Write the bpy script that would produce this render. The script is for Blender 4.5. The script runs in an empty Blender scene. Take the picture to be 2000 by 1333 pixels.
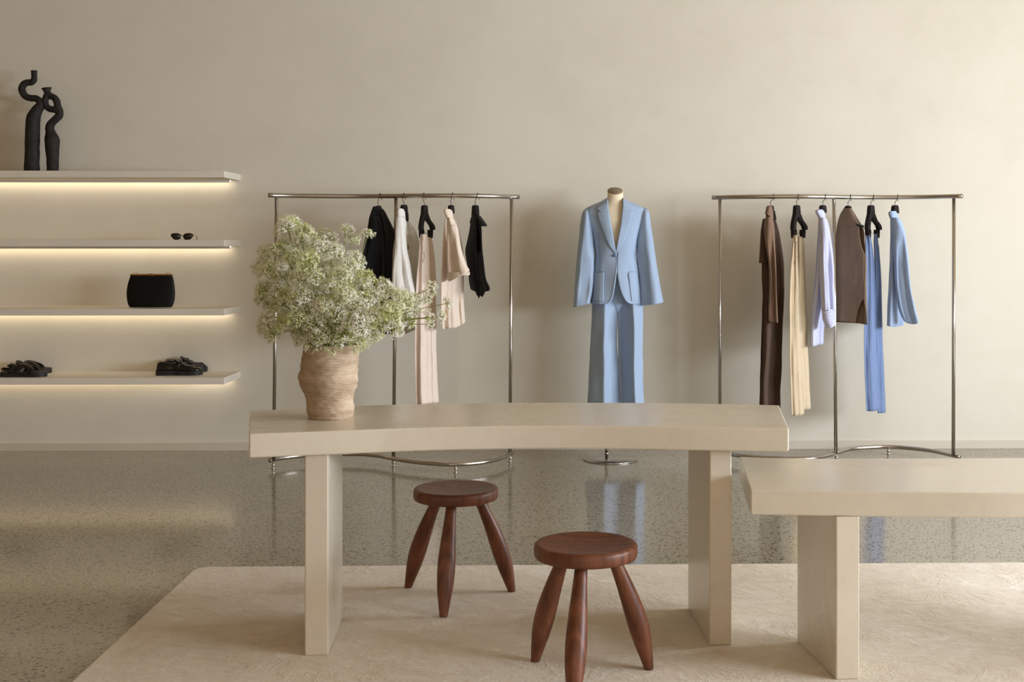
import bpy, bmesh, math, random
from mathutils import Vector, Matrix, noise
R = math.radians
scene = bpy.context.scene
COL = scene.collection
# ------------------------------------------------------------------ camera
F_PX = 2450.0; PX = 1130.0; PY = 475.0; H = 1.30; YAW = R(0.93)
FW = Vector((math.sin(YAW), math.cos(YAW), 0)); RT = Vector((math.cos(YAW), -math.sin(YAW), 0)); UP = Vector((0, 0, 1))
EYE = Vector((0, 0, H))
cam = bpy.data.cameras.new('camera'); camo = bpy.data.objects.new('camera', cam); COL.objects.link(camo)
camo.location = EYE; camo.rotation_euler = (R(90), 0, -YAW)
cam.sensor_width = 36; cam.lens = F_PX * 36 / 2000
cam.shift_x = -(PX - 1000) / 2000; cam.shift_y = (PY - 666.5) / 2000
cam.clip_start = 0.05
scene.camera = camo
def ray(u, v): return FW + RT * ((u - PX) / F_PX) + UP * ((PY - v) / F_PX)
def P(u, v, y):                       # point at world depth y seen at (u, v)
    d = ray(u, v); return EYE + d * (y / d.y)
def PZ(u, v, z):                      # point at world height z seen at (u, v)
    d = ray(u, v); return EYE + d * ((z - H) / d.z)
D = 7.89                              # back wall
X_L, X_R, Y_B, Z_C = -5.6, 5.8, -3.2, 3.7
# ------------------------------------------------------------------ light, exposure
scene.view_settings.view_transform = 'Standard'; scene.view_settings.look = 'None'
scene.view_settings.exposure = 0.0; scene.view_settings.gamma = 1.0
scene.view_settings.use_curve_mapping = False
w = bpy.data.worlds.new('sky'); scene.world = w; w.use_nodes = True
w.node_tree.nodes['Background'].inputs[0].default_value = (0.75, 0.85, 1.0, 1)
w.node_tree.nodes['Background'].inputs[1].default_value = 1.0
def area(name, loc, rot, sx, sy, power, colour, spread=180):
    l = bpy.data.lights.new(name, 'AREA'); l.shape = 'RECTANGLE'; l.size = sx; l.size_y = sy
    l.energy = power; l.color = colour; l.spread = R(spread)
    o = bpy.data.objects.new(name, l); o.location = loc; o.rotation_euler = rot; COL.objects.link(o); return o
# daylight through the shop window in the right wall (faces -X)
area('window_daylight', (X_R - 0.06, 2.9, 1.62), (0, R(90), 0), 1.15, 5.9, 560, (0.925, 0.995, 1.09))
# warm fill lamp added behind the camera to tint the shaded areas (faces +Y)
area('rear_warm_fill', (-0.6, Y_B + 0.06, 1.9), (R(90), 0, 0), 5.0, 2.4, 48, (1.0, 0.72, 0.42))
# ------------------------------------------------------------------ helpers
def tag(o, label=None, cat=None, group=None, kind=None):
    if label: o['label'] = label
    if cat: o['category'] = cat
    if group: o['group'] = group
    if kind: o['kind'] = kind
    return o
def mesh(name, verts, faces, mat=None, parent=None, smooth=True, uvs=None):
    me = bpy.data.meshes.new(name); me.from_pydata([tuple(v) for v in verts], [], faces); me.update()
    if uvs:
        l = me.uv_layers.new(name='UVMap')
        for p in me.polygons:
            for li, vi in zip(p.loop_indices, p.vertices): l.data[li].uv = uvs[vi]
    if smooth: me.polygons.foreach_set('use_smooth', [True] * len(me.polygons))
    if mat:
        for m in (mat if isinstance(mat, (list, tuple)) else [mat]): me.materials.append(m)
    o = bpy.data.objects.new(name, me); COL.objects.link(o)
    if parent:
        o.parent = parent; o.matrix_parent_inverse = parent.matrix_basis.inverted()
    return o
def empty(name, loc):
    o = bpy.data.objects.new(name, None); o.empty_display_size = 0.05; o.location = loc; COL.objects.link(o); return o
def box_data(x0, x1, y0, y1, z0, z1):
    v = [(x0,y0,z0),(x1,y0,z0),(x1,y1,z0),(x0,y1,z0),(x0,y0,z1),(x1,y0,z1),(x1,y1,z1),(x0,y1,z1)]
    f = [(0,3,2,1),(4,5,6,7),(0,1,5,4),(1,2,6,5),(2,3,7,6),(3,0,4,7)]
    return v, f
def box(name, b, mat, parent=None, bevel=0):
    v, f = box_data(*b); o = mesh(name, v, f, mat, parent, smooth=False)
    if bevel: bev(o, bevel)
    return o
def bev(o, wd, seg=2):
    m = o.modifiers.new('bevel', 'BEVEL'); m.width = wd; m.segments = seg; m.limit_method = 'ANGLE'; m.angle_limit = R(35)
    m.harden_normals = False; return o
def solid(o, t, off=0):
    m = o.modifiers.new('solid', 'SOLIDIFY'); m.thickness = t; m.offset = off; return o
def prism(name, plan, z0, z1, mat, parent=None, bevel=0.003):
    n = len(plan); v = [(p[0], p[1], z0) for p in plan] + [(p[0], p[1], z1) for p in plan]
    f = [tuple(range(n - 1, -1, -1)), tuple(range(n, 2 * n))] + [(i, (i + 1) % n, n + (i + 1) % n, n + i) for i in range(n)]
    o = mesh(name, v, f, mat, parent, smooth=False)
    if bevel: bev(o, bevel)
    return o
def cat(pts, n=8):                    # Catmull-Rom through points (any length tuples)
    pts = [tuple(p) for p in pts]; out = []
    for i in range(len(pts) - 1):
        p0 = pts[max(i - 1, 0)]; p1 = pts[i]; p2 = pts[i + 1]; p3 = pts[min(i + 2, len(pts) - 1)]
        for k in range(n):
            t = k / n
            out.append(tuple(0.5 * ((2 * b) + (-a + c) * t + (2 * a - 5 * b + 4 * c - d) * t * t + (-a + 3 * b - 3 * c + d) * t ** 3)
                             for a, b, c, d in zip(p0, p1, p2, p3)))
    out.append(pts[-1]); return out
def sweep_data(path, radii, seg=12, squash=1.0, caps=True):
    path = [Vector(p) for p in path]; n = len(path)
    if not isinstance(radii, (list, tuple)): radii = [radii] * n
    verts = []; faces = []
    t0 = (path[1] - path[0]).normalized()
    nrm = t0.cross(Vector((0, 1, 0)))
    if nrm.length < 0.1: nrm = t0.cross(Vector((1, 0, 0)))
    nrm.normalize()
    for i in range(n):
        t = (path[min(i + 1, n - 1)] - path[max(i - 1, 0)]).normalized()
        nrm = (nrm - t * nrm.dot(t)).normalized(); b = t.cross(nrm)
        for k in range(seg):
            a = 2 * math.pi * k / seg
            verts.append(path[i] + nrm * (math.cos(a) * radii[i]) + b * (math.sin(a) * radii[i] * squash))
    for i in range(n - 1):
        for k in range(seg):
            a = i * seg + k; b2 = i * seg + (k + 1) % seg
            faces.append((a, b2, b2 + seg, a + seg))
    if caps:
        faces.append(tuple(range(seg - 1, -1, -1))); faces.append(tuple((n - 1) * seg + k for k in range(seg)))
    return verts, faces
def sweep(name, path, radii, mat, parent=None, seg=12, squash=1.0):
    v, f = sweep_data(path, radii, seg, squash); return mesh(name, v, f, mat, parent)
def join(parts):
    V = []; Fc = []
    for v, f in parts:
        n = len(V); V += [tuple(q) for q in v]; Fc += [tuple(i + n for i in q) for q in f]
    return V, Fc
def lathe_data(profile, seg=40, c=(0, 0, 0)):
    V = []; Fc = []
    for r, z in profile:
        for k in range(seg):
            a = 2 * math.pi * k / seg; V.append((c[0] + r * math.cos(a), c[1] + r * math.sin(a), c[2] + z))
    for i in range(len(profile) - 1):
        for k in range(seg):
            a = i * seg + k; b = i * seg + (k + 1) % seg; Fc.append((a, b, b + seg, a + seg))
    Fc.append(tuple(range(seg - 1, -1, -1))); Fc.append(tuple((len(profile) - 1) * seg + k for k in range(seg)))
    return V, Fc
def lathe(name, profile, mat, c, parent=None, seg=40):
    v, f = lathe_data(profile, seg, c); return mesh(name, v, f, mat, parent)
def autosmooth(o, ang=40):
    me = o.data
    bm = bmesh.new(); bm.from_mesh(me)
    for e in bm.edges:
        if len(e.link_faces) == 2 and e.calc_face_angle(0) > R(ang): e.smooth = False
    bm.to_mesh(me); bm.free(); return o
# ------------------------------------------------------------------ materials
def srgb(r, g, b):
    f = lambda c: (c / 255 / 12.92) if c / 255 <= 0.04045 else ((c / 255 + 0.055) / 1.055) ** 2.4
    return (f(r), f(g), f(b), 1)
class MT:
    def __init__(s, name, col=(0.5,0.5,0.5,1), rough=0.6, metal=0.0, spec=0.5, sheen=0.0):
        s.m = bpy.data.materials.new(name); s.m.use_nodes = True; s.t = s.m.node_tree; s.b = s.t.nodes['Principled BSDF']
        s.b.inputs['Base Color'].default_value = col; s.b.inputs['Roughness'].default_value = rough
        s.b.inputs['Metallic'].default_value = metal; s.b.inputs['Specular IOR Level'].default_value = spec
        if sheen: s.b.inputs['Sheen Weight'].default_value = sheen; s.b.inputs['Sheen Roughness'].default_value = 0.5
    def n(s, typ, **kw):
        nd = s.t.nodes.new('ShaderNode' + typ)
        for k, v in kw.items():
            if hasattr(nd, k) and k not in ('Scale',): setattr(nd, k, v)
            else: nd.inputs[k].default_value = v
        return nd
    def l(s, a, b): s.t.links.new(a, b)
    def coord(s, scale=(1,1,1), rot=(0,0,0), kind='Object'):
        c = s.n('TexCoord'); mp = s.n('Mapping'); mp.inputs['Scale'].default_value = scale; mp.inputs['Rotation'].default_value = rot
        s.l(c.outputs[kind], mp.inputs['Vector']); return mp.outputs[0]
    def noise(s, vec, scale, detail=4, rough=0.55, dist=0.0):
        nd = s.n('TexNoise'); nd.inputs['Scale'].default_value = scale; nd.inputs['Detail'].default_value = detail
        nd.inputs['Roughness'].default_value = rough; nd.inputs['Distortion'].default_value = dist
        if vec is not None: s.l(vec, nd.inputs['Vector'])
        return nd.outputs['Fac']
    def ramp(s, fac, stops):
        r = s.n('ValToRGB'); e = r.color_ramp.elements
        while len(e) < len(stops): e.new(0.5)
        for el, (p, c) in zip(e, stops): el.position = p; el.color = c
        s.l(fac, r.inputs[0]); return r.outputs[0]
    def mix(s, fac, a, b, mode='MIX'):
        m = s.n('Mix'); m.data_type = 'RGBA'; m.blend_type = mode
        for sock, val in ((m.inputs[0], fac), (m.inputs[6], a), (m.inputs[7], b)):
            if isinstance(val, (int, float, tuple)): sock.default_value = val
            else: s.l(val, sock)
        return m.outputs[2]
    def math(s, op, a, b=0.5, clamp=False):
        m = s.n('Math'); m.operation = op; m.use_clamp = clamp
        for sock, val in ((m.inputs[0], a), (m.inputs[1], b)):
            if isinstance(val, (int, float)): sock.default_value = val
            else: s.l(val, sock)
        return m.outputs[0]
    def bump(s, h, strength=0.2, dist=0.01):
        b = s.n('Bump'); b.inputs['Strength'].default_value = strength; b.inputs['Distance'].default_value = dist
        s.l(h, b.inputs['Height']); s.l(b.outputs[0], s.b.inputs['Normal']); return b
    def colour(s, out): s.l(out, s.b.inputs['Base Color'])
    def rough(s, out): s.l(out, s.b.inputs['Roughness'])
def plaster(name, a, b, c, rough=0.85, spec=0.25):
    m = MT(name, a, rough, spec=spec); v = m.coord()
    n1 = m.noise(v, 0.9, 6, 0.6, 0.6); n2 = m.noise(v, 4.5, 5, 0.6, 0.3)
    f = m.math('ADD', m.math('MULTIPLY', n1, 0.65), m.math('MULTIPLY', n2, 0.35))
    m.colour(m.ramp(f, [(0.32, a), (0.5, b), (0.68, c)]))
    m.bump(m.noise(v, 14, 5, 0.6), 0.12, 0.004); return m.m
M_WALL = plaster('limewashed plaster', srgb(213,207,191), srgb(219,213,198), srgb(223,217,203))
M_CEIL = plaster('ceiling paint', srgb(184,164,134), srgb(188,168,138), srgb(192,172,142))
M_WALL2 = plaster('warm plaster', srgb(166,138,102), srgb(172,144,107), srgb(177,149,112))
M_BASE = plaster('painted skirting', srgb(203,194,178), srgb(207,198,182), srgb(210,201,185), 0.6)
M_SHELF = plaster('plastered shelf', srgb(220,211,196), srgb(225,217,203), srgb(230,222,208), 0.6, 0.3)
def mat_table():
    m = MT('polished plaster', rough=0.3, spec=0.75); v = m.coord(scale=(0.8, 1.5, 1.0)); v2 = m.coord()
    n1 = m.noise(v, 2.2, 6, 0.62, 0.5); n2 = m.noise(v2, 30, 4, 0.5)
    base = m.ramp(n1, [(0.30, srgb(205,195,176)), (0.45, srgb(215,206,188)), (0.62, srgb(218,209,192)), (0.78, srgb(222,214,198))])
    m.colour(m.mix(0.08, base, m.ramp(n2, [(0.3, srgb(170,156,134)), (0.6, srgb(215,204,186))])))
    m.rough(m.ramp(n1, [(0.3, (0.30,)*3 + (1,)), (0.7, (0.2,)*3 + (1,))]))
    m.bump(m.noise(v2, 7, 3, 0.5, 0.2), 0.05, 0.006); return m.m
M_TABLE = mat_table()
def mat_floor():
    m = MT('polished terrazzo concrete', rough=0.1, spec=0.52); v = m.coord()
    big = m.noise(v, 0.8, 4, 0.5, 0.4); fine = m.noise(v, 95, 3, 0.6)
    base = m.ramp(big, [(0.3, srgb(142,136,120)), (0.7, srgb(160,155,139))])
    base = m.mix(0.5, base, m.ramp(fine, [(0.35, srgb(106,99,83)), (0.62, srgb(188,181,162))]))
    def chips(scale, lo, hi, thr, seed):
        vc = m.n('TexVoronoi'); vc.inputs['Scale'].default_value = scale; vc.inputs['Randomness'].default_value = 1.0
        mp = m.coord(scale=(1, 1, 1), rot=(0, 0, seed)); wv = m.noise(mp, scale * 1.5, 2)
        add = m.n('VectorMath'); add.operation = 'ADD'; m.l(mp, add.inputs[0])
        sc = m.n('VectorMath'); sc.operation = 'SCALE'; sc.inputs[3].default_value = 0.7 / scale; cmb = m.n('CombineXYZ')
        m.l(wv, cmb.inputs[0]); m.l(wv, cmb.inputs[1]); m.l(cmb.outputs[0], sc.inputs[0]); m.l(sc.outputs[0], add.inputs[1])
        m.l(add.outputs[0], vc.inputs['Vector'])
        d = m.math('LESS_THAN', vc.outputs['Distance'], hi)
        sep = m.n('SeparateColor'); m.l(vc.outputs['Color'], sep.inputs[0])
        return m.math('MULTIPLY', d, m.math('LESS_THAN', sep.outputs[0], thr)), sep.outputs[1]
    d1, c1 = chips(58, 0, 0.36, 0.42, 0.3)
    base = m.mix(m.math('MULTIPLY', d1, 0.85), base, m.ramp(c1, [(0.0, srgb(52,44,36)), (0.6, srgb(84,74,60)), (1.0, srgb(110,92,72))]))
    d2, c2 = chips(46, 0, 0.30, 0.22, 1.1)
    base = m.mix(m.math('MULTIPLY', d2, 0.8), base, m.ramp(c2, [(0.0, srgb(44,38,32)), (1.0, srgb(80,68,54))]))
    d3, c3 = chips(78, 0, 0.30, 0.18, 2.0)
    base = m.mix(m.math('MULTIPLY', d3, 0.5), base, srgb(190,180,162))
    m.colour(base)
    m.rough(m.ramp(fine, [(0.3, (0.09,)*3 + (1,)), (0.8, (0.17,)*3 + (1,))]))
    return m.m
M_FLOOR = mat_floor()
def mat_rug():
    m = MT('viscose rug pile', rough=0.75, spec=0.25, sheen=0.35); v = m.coord(scale=(1, 1.2, 1)); vf = m.coord()
    n1 = m.noise(v, 2.6, 8, 0.68, 0.9); n2 = m.noise(v, 13, 6, 0.7, 0.4)
    f = m.math('ADD', m.math('MULTIPLY', n1, 0.55), m.math('MULTIPLY', n2, 0.45))
    base = m.ramp(f, [(0.36, srgb(204,187,160)), (0.47, srgb(220,205,180)), (0.56, srgb(226,213,191)), (0.64, srgb(244,236,220))])  # paler stops paint sheen highlights into the mottled pile colour
    wv = m.n('TexWave'); wv.wave_type = 'BANDS'; wv.bands_direction = 'X'; wv.inputs['Scale'].default_value = 80; wv.inputs['Distortion'].default_value = 1.2
    wv.inputs['Detail'].default_value = 2; m.l(vf, wv.inputs['Vector'])
    pile = m.noise(vf, 240, 3, 0.7)
    base = m.mix(0.07, base, m.ramp(wv.outputs['Fac'], [(0, srgb(140,122,98)), (1, srgb(235,226,210))]))
    m.colour(m.mix(0.16, base, m.ramp(pile, [(0.3, srgb(120,104,82)), (0.7, srgb(240,232,218))])))
    ridge = m.ramp(m.noise(v, 4.0, 7, 0.66, 0.7), [(0.44, (0,0,0,1)), (0.50, (1,1,1,1)), (0.56, (0.1,0.1,0.1,1))])
    h = m.math('ADD', m.math('MULTIPLY', wv.outputs['Fac'], 0.10), m.math('MULTIPLY', n2, 3.2))
    h = m.math('ADD', h, m.math('MULTIPLY', ridge, 1.1)); h = m.math('ADD', h, m.math('MULTIPLY', pile, 0.5))
    m.bump(h, 0.32, 0.006); return m.m
M_RUG = mat_rug()
def mat_wood():
    m = MT('oiled walnut', rough=0.42, spec=0.4); v = m.coord(scale=(1.0, 1.0, 0.10)); v2 = m.coord(scale=(0.3, 1.0, 0.06), rot=(0, 0, 0.5))
    n = m.noise(v, 34, 7, 0.7, 1.4)
    wv = m.n('TexWave'); wv.wave_type = 'BANDS'; wv.bands_direction = 'Y'; wv.inputs['Scale'].default_value = 9; wv.inputs['Distortion'].default_value = 6.5
    wv.inputs['Detail'].default_value = 3; wv.inputs['Detail Scale'].default_value = 1.6; m.l(v2, wv.inputs['Vector'])
    f = m.math('ADD', m.math('MULTIPLY', n, 0.8), m.math('MULTIPLY', wv.outputs['Fac'], 0.2))
    m.colour(m.ramp(f, [(0.22, srgb(66,37,24)), (0.45, srgb(100,58,38)), (0.6, srgb(116,69,46)), (0.8, srgb(138,88,61))]))
    m.bump(n, 0.12, 0.002); return m.m
M_WOOD = mat_wood()
def fabric(name, col, rough=0.85, sheen=0.15, var=0.08, weave=420, spec=0.2, slub=(60, 60, 6), stripes=None):
    m = MT(name, col, rough, spec=spec, sheen=sheen); v = m.coord(scale=slub); vf = m.coord()
    n = m.noise(v, 4, 4, 0.6); dk = tuple(max(c * (1 - var * 2.2), 0) for c in col[:3]) + (1,); lt = tuple(min(c * (1 + var), 1) for c in col[:3]) + (1,)
    out = m.ramp(n, [(0.3, dk), (0.5, col), (0.7, lt)])
    if stripes:
        cnt, scol, duty = stripes; uv = m.coord(kind='UV'); sp = m.n('SeparateXYZ'); m.l(uv, sp.inputs[0])
        s = m.math('FRACT', m.math('MULTIPLY', sp.outputs[0], cnt)); out = m.mix(m.math('LESS_THAN', s, duty), out, scol)
    m.colour(out); fine = m.noise(vf, weave, 2, 0.6); soft = m.noise(vf, 9, 3, 0.5)
    m.bump(m.math('ADD', m.math('MULTIPLY', fine, 0.25), m.math('MULTIPLY', soft, 1.6)), 0.35, 0.004); return m.m
M_STEEL = MT('brushed stainless steel', srgb(190,184,176), 0.24, 1.0).m
M_CHROME = MT('polished steel', srgb(205,202,198), 0.1, 1.0).m
M_HANGER = fabric('black flocked hanger', srgb(24,20,19), 0.8, 0.1, 0.1)
M_WIRE = MT('dark wire', srgb(66,60,55), 0.35, 1.0).m
M_BLACK = fabric('black wool', srgb(19,17,18), 0.88, 0.06)
M_BLACK2 = fabric('black twill', srgb(15,14,16), 0.85, 0.05)
M_WHITE = fabric('white poplin', srgb(226,224,218), 0.8, 0.1, 0.03)
M_PINK = fabric('pale blush wool', srgb(232,214,200), 0.85, 0.12, 0.04)
M_CREAM = fabric('cream jersey', srgb(232,215,198), 0.85, 0.12, 0.04)
M_BROWN = fabric('brown wool', srgb(128,103,85), 0.85, 0.12)
M_KHAKI = fabric('khaki cotton', srgb(208,190,160), 0.82, 0.1, 0.05)
M_TAUPE = fabric('taupe knit', srgb(134,115,98), 0.9, 0.2, 0.12, 160, slub=(90,90,14))
M_BLUE = fabric('mid blue twill', srgb(116,136,176), 0.8, 0.12, 0.06, 300)
M_SKY = fabric('pale blue linen', srgb(162,183,214), 0.8, 0.12, 0.03, 300, slub=(50,50,8))
M_SUIT = fabric('suit linen', srgb(160,180,206), 0.78, 0.12, 0.022, 320, slub=(70,70,7))
M_STRIPE = fabric('striped poplin', srgb(232,234,244), 0.8, 0.1, 0.02, stripes=(96, srgb(128,138,200), 0.42))
M_SEAM = MT('blue seam thread', srgb(86,112,146), 0.9).m
M_SEAMD = MT('shadowed pleat thread', srgb(66,52,42), 0.9).m
M_BUST = MT('mannequin jersey', srgb(236,222,192), 0.7, sheen=0.1).m
M_CAP = MT('bronze neck cap', srgb(142,122,98), 0.4, 0.3).m
M_PATENT = MT('black leather', srgb(14,13,12), 0.14, spec=0.6).m
M_SOLE = MT('black rubber', srgb(20,18,17), 0.6).m
M_SUEDE = MT('dark brown leather', srgb(30,24,21), 0.42, spec=0.4).m
M_FOOTBED = MT('brown cork leather', srgb(52,38,28), 0.7).m
M_BAG = fabric('black satin', srgb(9,8,9), 0.5, 0.0, 0.05)
M_GOLD = MT('aged brass', srgb(176,134,66), 0.32, 1.0).m
M_TORT = MT('dark tortoiseshell acetate', srgb(36,20,12), 0.15, spec=0.6).m
M_LENS = MT('smoked lens', srgb(38,34,30), 0.08, spec=0.6).m
M_INK = MT('black print ink', srgb(40,32,26), 0.8).m
def mat_coil():
    m = MT('coiled stoneware', rough=0.9, spec=0.15); v = m.coord(scale=(0.25, 0.25, 1)); vf = m.coord()
    n = m.noise(v, 24, 5, 0.65, 0.3); g = m.noise(vf, 300, 2)
    base = m.ramp(n, [(0.3, srgb(176,152,126)), (0.5, srgb(204,182,156)), (0.7, srgb(220,200,176))])
    m.colour(m.mix(0.25, base, m.ramp(g, [(0.3, srgb(120,98,76)), (0.7, srgb(214,192,165))])))
    wv = m.n('TexWave'); wv.bands_direction = 'Z'; wv.inputs['Scale'].default_value = 48; wv.inputs['Distortion'].default_value = 1.0; wv.inputs['Detail'].default_value = 3
    m.l(vf, wv.inputs['Vector'])
    m.bump(m.math('ADD', wv.outputs['Fac'], m.math('MULTIPLY', g, 0.5)), 0.6, 0.004); return m.m
M_COIL = mat_coil()
def mat_clay():
    m = MT('black stoneware', rough=0.72, spec=0.35); v = m.coord()
    n = m.noise(v, 28, 5, 0.65, 0.5); m.colour(m.ramp(n, [(0.3, srgb(22,19,17)), (0.7, srgb(46,41,38))])); m.bump(n, 0.5, 0.006); return m.m
M_CLAY = mat_clay()
def mat_petal():
    m = MT('white petals', rough=0.7, spec=0.2); oi = m.n('ObjectInfo'); v = m.coord(); n = m.noise(v, 14, 2)
    f = m.math('ADD', m.math('MULTIPLY', oi.outputs['Random'], 0.5), m.math('MULTIPLY', n, 0.5))
    m.colour(m.ramp(f, [(0.25, srgb(252,248,243)), (0.5, srgb(250,247,234)), (0.8, srgb(240,242,196))]))
    tr = m.n('BsdfTranslucent'); m.l(m.b.inputs['Base Color'].links[0].from_socket, tr.inputs[0]); mx = m.n('MixShader'); mx.inputs[0].default_value = .35
    m.l(m.b.outputs[0], mx.inputs[1]); m.l(tr.outputs[0], mx.inputs[2]); out = [n for n in m.t.nodes if n.type == 'OUTPUT_MATERIAL'][0]; m.l(mx.outputs[0], out.inputs[0])
    return m.m
M_PETAL = mat_petal()
M_BUD = MT('green buds', srgb(206,212,118), 0.6).m
M_STEM = MT('green stalk', srgb(134,142,66), 0.55).m
def mat_led():
    m = bpy.data.materials.new('led strip'); m.use_nodes = True; t = m.node_tree; t.nodes.clear()
    e = t.nodes.new('ShaderNodeEmission'); o = t.nodes.new('ShaderNodeOutputMaterial'); e.inputs[0].default_value = (1.0, 0.84, 0.62, 1); e.inputs[1].default_value = 6.2
    t.links.new(e.outputs[0], o.inputs[0]); return m
M_LED = mat_led()
M_GLASS = MT('window glass', (1,1,1,1), 0.0).m; M_GLASS.node_tree.nodes['Principled BSDF'].inputs['Transmission Weight'].default_value = 1.0
M_FRAME = MT('window frame paint', srgb(60,56,52), 0.5).m
# ------------------------------------------------------------------ the room
def S(o): o['kind'] = 'structure'; return o
S(box('floor', (X_L-.1, X_R+.1, Y_B-.1, D+.1, -0.1, 0), M_FLOOR))
S(box('ceiling', (X_L-.1, X_R+.1, Y_B-.1, D+.1, Z_C, Z_C+.1), M_CEIL))
S(box('wall_back', (X_L, X_R, D, D+.15, 0, Z_C), M_WALL))
S(box('wall_left', (X_L-.15, X_L, Y_B, D+.15, 0, Z_C), M_WALL2))
def holed_wall(name, axis, c, t, a0, a1, h0, h1, z0, z1):
    # wall with one rectangular opening; axis 'x' = plane at x=c running along y, 'y' = plane at y=c running along x
    bits = []
    for (p0, p1, q0, q1) in ((a0, h0, 0, Z_C), (h1, a1, 0, Z_C), (h0, h1, 0, z0), (h0, h1, z1, Z_C)):
        bits.append(box_data(c, c+t, p0, p1, q0, q1) if axis == 'x' else box_data(p0, p1, c-t, c, q0, q1))
    v, f = join(bits); return S(mesh(name, v, f, M_WALL2, smooth=False))
holed_wall('wall_right', 'x', X_R, .15, Y_B, D+.15, -0.4, 5.9, 1.0, 2.25)
holed_wall('wall_rear', 'y', Y_B, .15, X_L, X_R, -3.1, 1.9, 0.7, 3.1)
def window(name, axis, c, h0, h1, z0, z1):
    bits = []
    n = 3
    for i in range(n + 1):
        p = h0 + (h1 - h0) * i / n
        bits.append((p - .025, p + .025, z0, z1))
    bits.append((h0, h1, z0, z0 + .05)); bits.append((h0, h1, z1 - .05, z1))
    d = [(box_data(c+.07, c+.12, a, b, e, g) if axis == 'x' else box_data(a, b, c-.12, c-.07, e, g)) for a, b, e, g in bits]
    v, f = join(d); fr = S(mesh(name, v, f, M_FRAME, smooth=False))
    gl = box('pane', (c+.09, c+.10, h0, h1, z0, z1) if axis == 'x' else (h0, h1, c-.10, c-.09, z0, z1), M_GLASS, fr)
window('window_1', 'x', X_R, -0.4, 5.9, 1.0, 2.25)
window('window_2', 'y', Y_B, -3.1, 1.9, 0.7, 3.1)
S(box('baseboard_back', (X_L, X_R, D-.014, D, 0, .052), M_BASE, bevel=.002))
S(box('baseboard_right', (X_R-.014, X_R, Y_B, D-.014, 0, .052), M_BASE, bevel=.002))
S(box('baseboard_left', (X_L, X_L+.014, Y_B, D-.014, 0, .052), M_BASE, bevel=.002))
# ------------------------------------------------------------------ rug
zr = 0.012
a = PZ(385, 1107, zr); b = PZ(138, 1333, zr); x1 = 3.4; ynear = 2.2
xl = lambda y: a.x + (b.x - a.x) * (a.y - y) / (a.y - b.y)
plan = [(xl(ynear), ynear), (x1, ynear), (x1, a.y + .02)]
for t in range(0, 7):
    q = R(90 * t / 6); plan.append((a.x + .05 - .05 * math.sin(q), a.y - .05 + .05 * math.cos(q)) if False else (a.x + .06 - .06 * math.sin(q), a.y - .06 + .06 * math.cos(q)))
rug = prism('rug', plan, 0.0, zr, M_RUG, bevel=.005)
tag(rug, 'large cream viscose rug with a rubbed sheen lying under the two tables', 'rug')
# ------------------------------------------------------------------ curved tables
def slab(front, back, z0, z1, name, parent):
    fr = [PZ(u, v, z1) for u, v in front]; bk = [PZ(u, v, z1) for u, v in back]
    return fr, bk
def smooth_edge(pts, n=10): return [(p[0], p[1]) for p in cat([(q.x, q.y) for q in pts], n)]
def leg(FL, FR, BK, side, z1, parent):
    FL, FR, BK = PZ(*FL, zr), PZ(*FR, zr), PZ(*BK, zr)
    if side == 'R': BR = BK; BL = FL + (BR - FR)
    else: BL = BK; BR = FR + (BL - FL)
    return prism('leg', [FL, FR, BR, BL], zr, z1, M_TABLE, parent, .004)
fr = [PZ(u, v, .715) for u, v in [(486,848),(641,842.5),(802,836.5),(953,833),(1080,832),(1200,832.6),(1387,835.2),(1541,837)]]
bk = [PZ(u, v, .715) for u, v in [(1522,792),(1390,789),(1250,787.3),(1000,787),(850,789),(700,793),(590,798),(487,803)]]
t1 = empty('curved_table', (fr[3].x, (fr[3].y + bk[3].y) / 2, zr))
tag(t1, 'tall curved cream plaster table standing on the rug with the flower vase on it', 'table')
prism('tabletop', smooth_edge(fr) + smooth_edge(bk), .6405, .715, M_TABLE, t1, .005)
leg((595,1282), (641,1281), (669,1209), 'R', .6405, t1)
leg((1386,1261), (1429,1261), (1344,1190), 'L', .6405, t1)
z2 = .566; z2b = .492
fr = [PZ(u, v, z2) for u, v in [(1465.5,957.8),(1620,960.2),(1774,961.8),(2000,963.2)]]
bk = [PZ(u, v, z2) for u, v in [(2000,894.6),(1750,895.8),(1560,895.8),(1443,892.5)]]
dF = fr[-1]; dB = bk[0]
fr += [Vector((dF.x + .45, dF.y + .03, 0)), Vector((dF.x + .95, dF.y + .10, 0))]
bk = [Vector((dB.x + .98, dB.y + .13, 0)), Vector((dB.x + .5, dB.y + .04, 0))] + bk
t2 = empty('curved_bench', (1.3, 4.0, zr))
tag(t2, 'lower cream plaster table at the right, set in front of the taller one', 'table')
prism('tabletop', smooth_edge(fr) + smooth_edge(bk), z2b, z2, M_TABLE, t2, .005)
leg((1633,1329), (1679,1327), (1557,1254), 'L', z2b, t2)
x0 = 1.95; prism('leg', [(x0, 3.72), (x0+.075, 3.73), (x0+.10, 4.1), (x0+.025, 4.09)], zr, z2b, M_TABLE, t2, .004)
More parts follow.
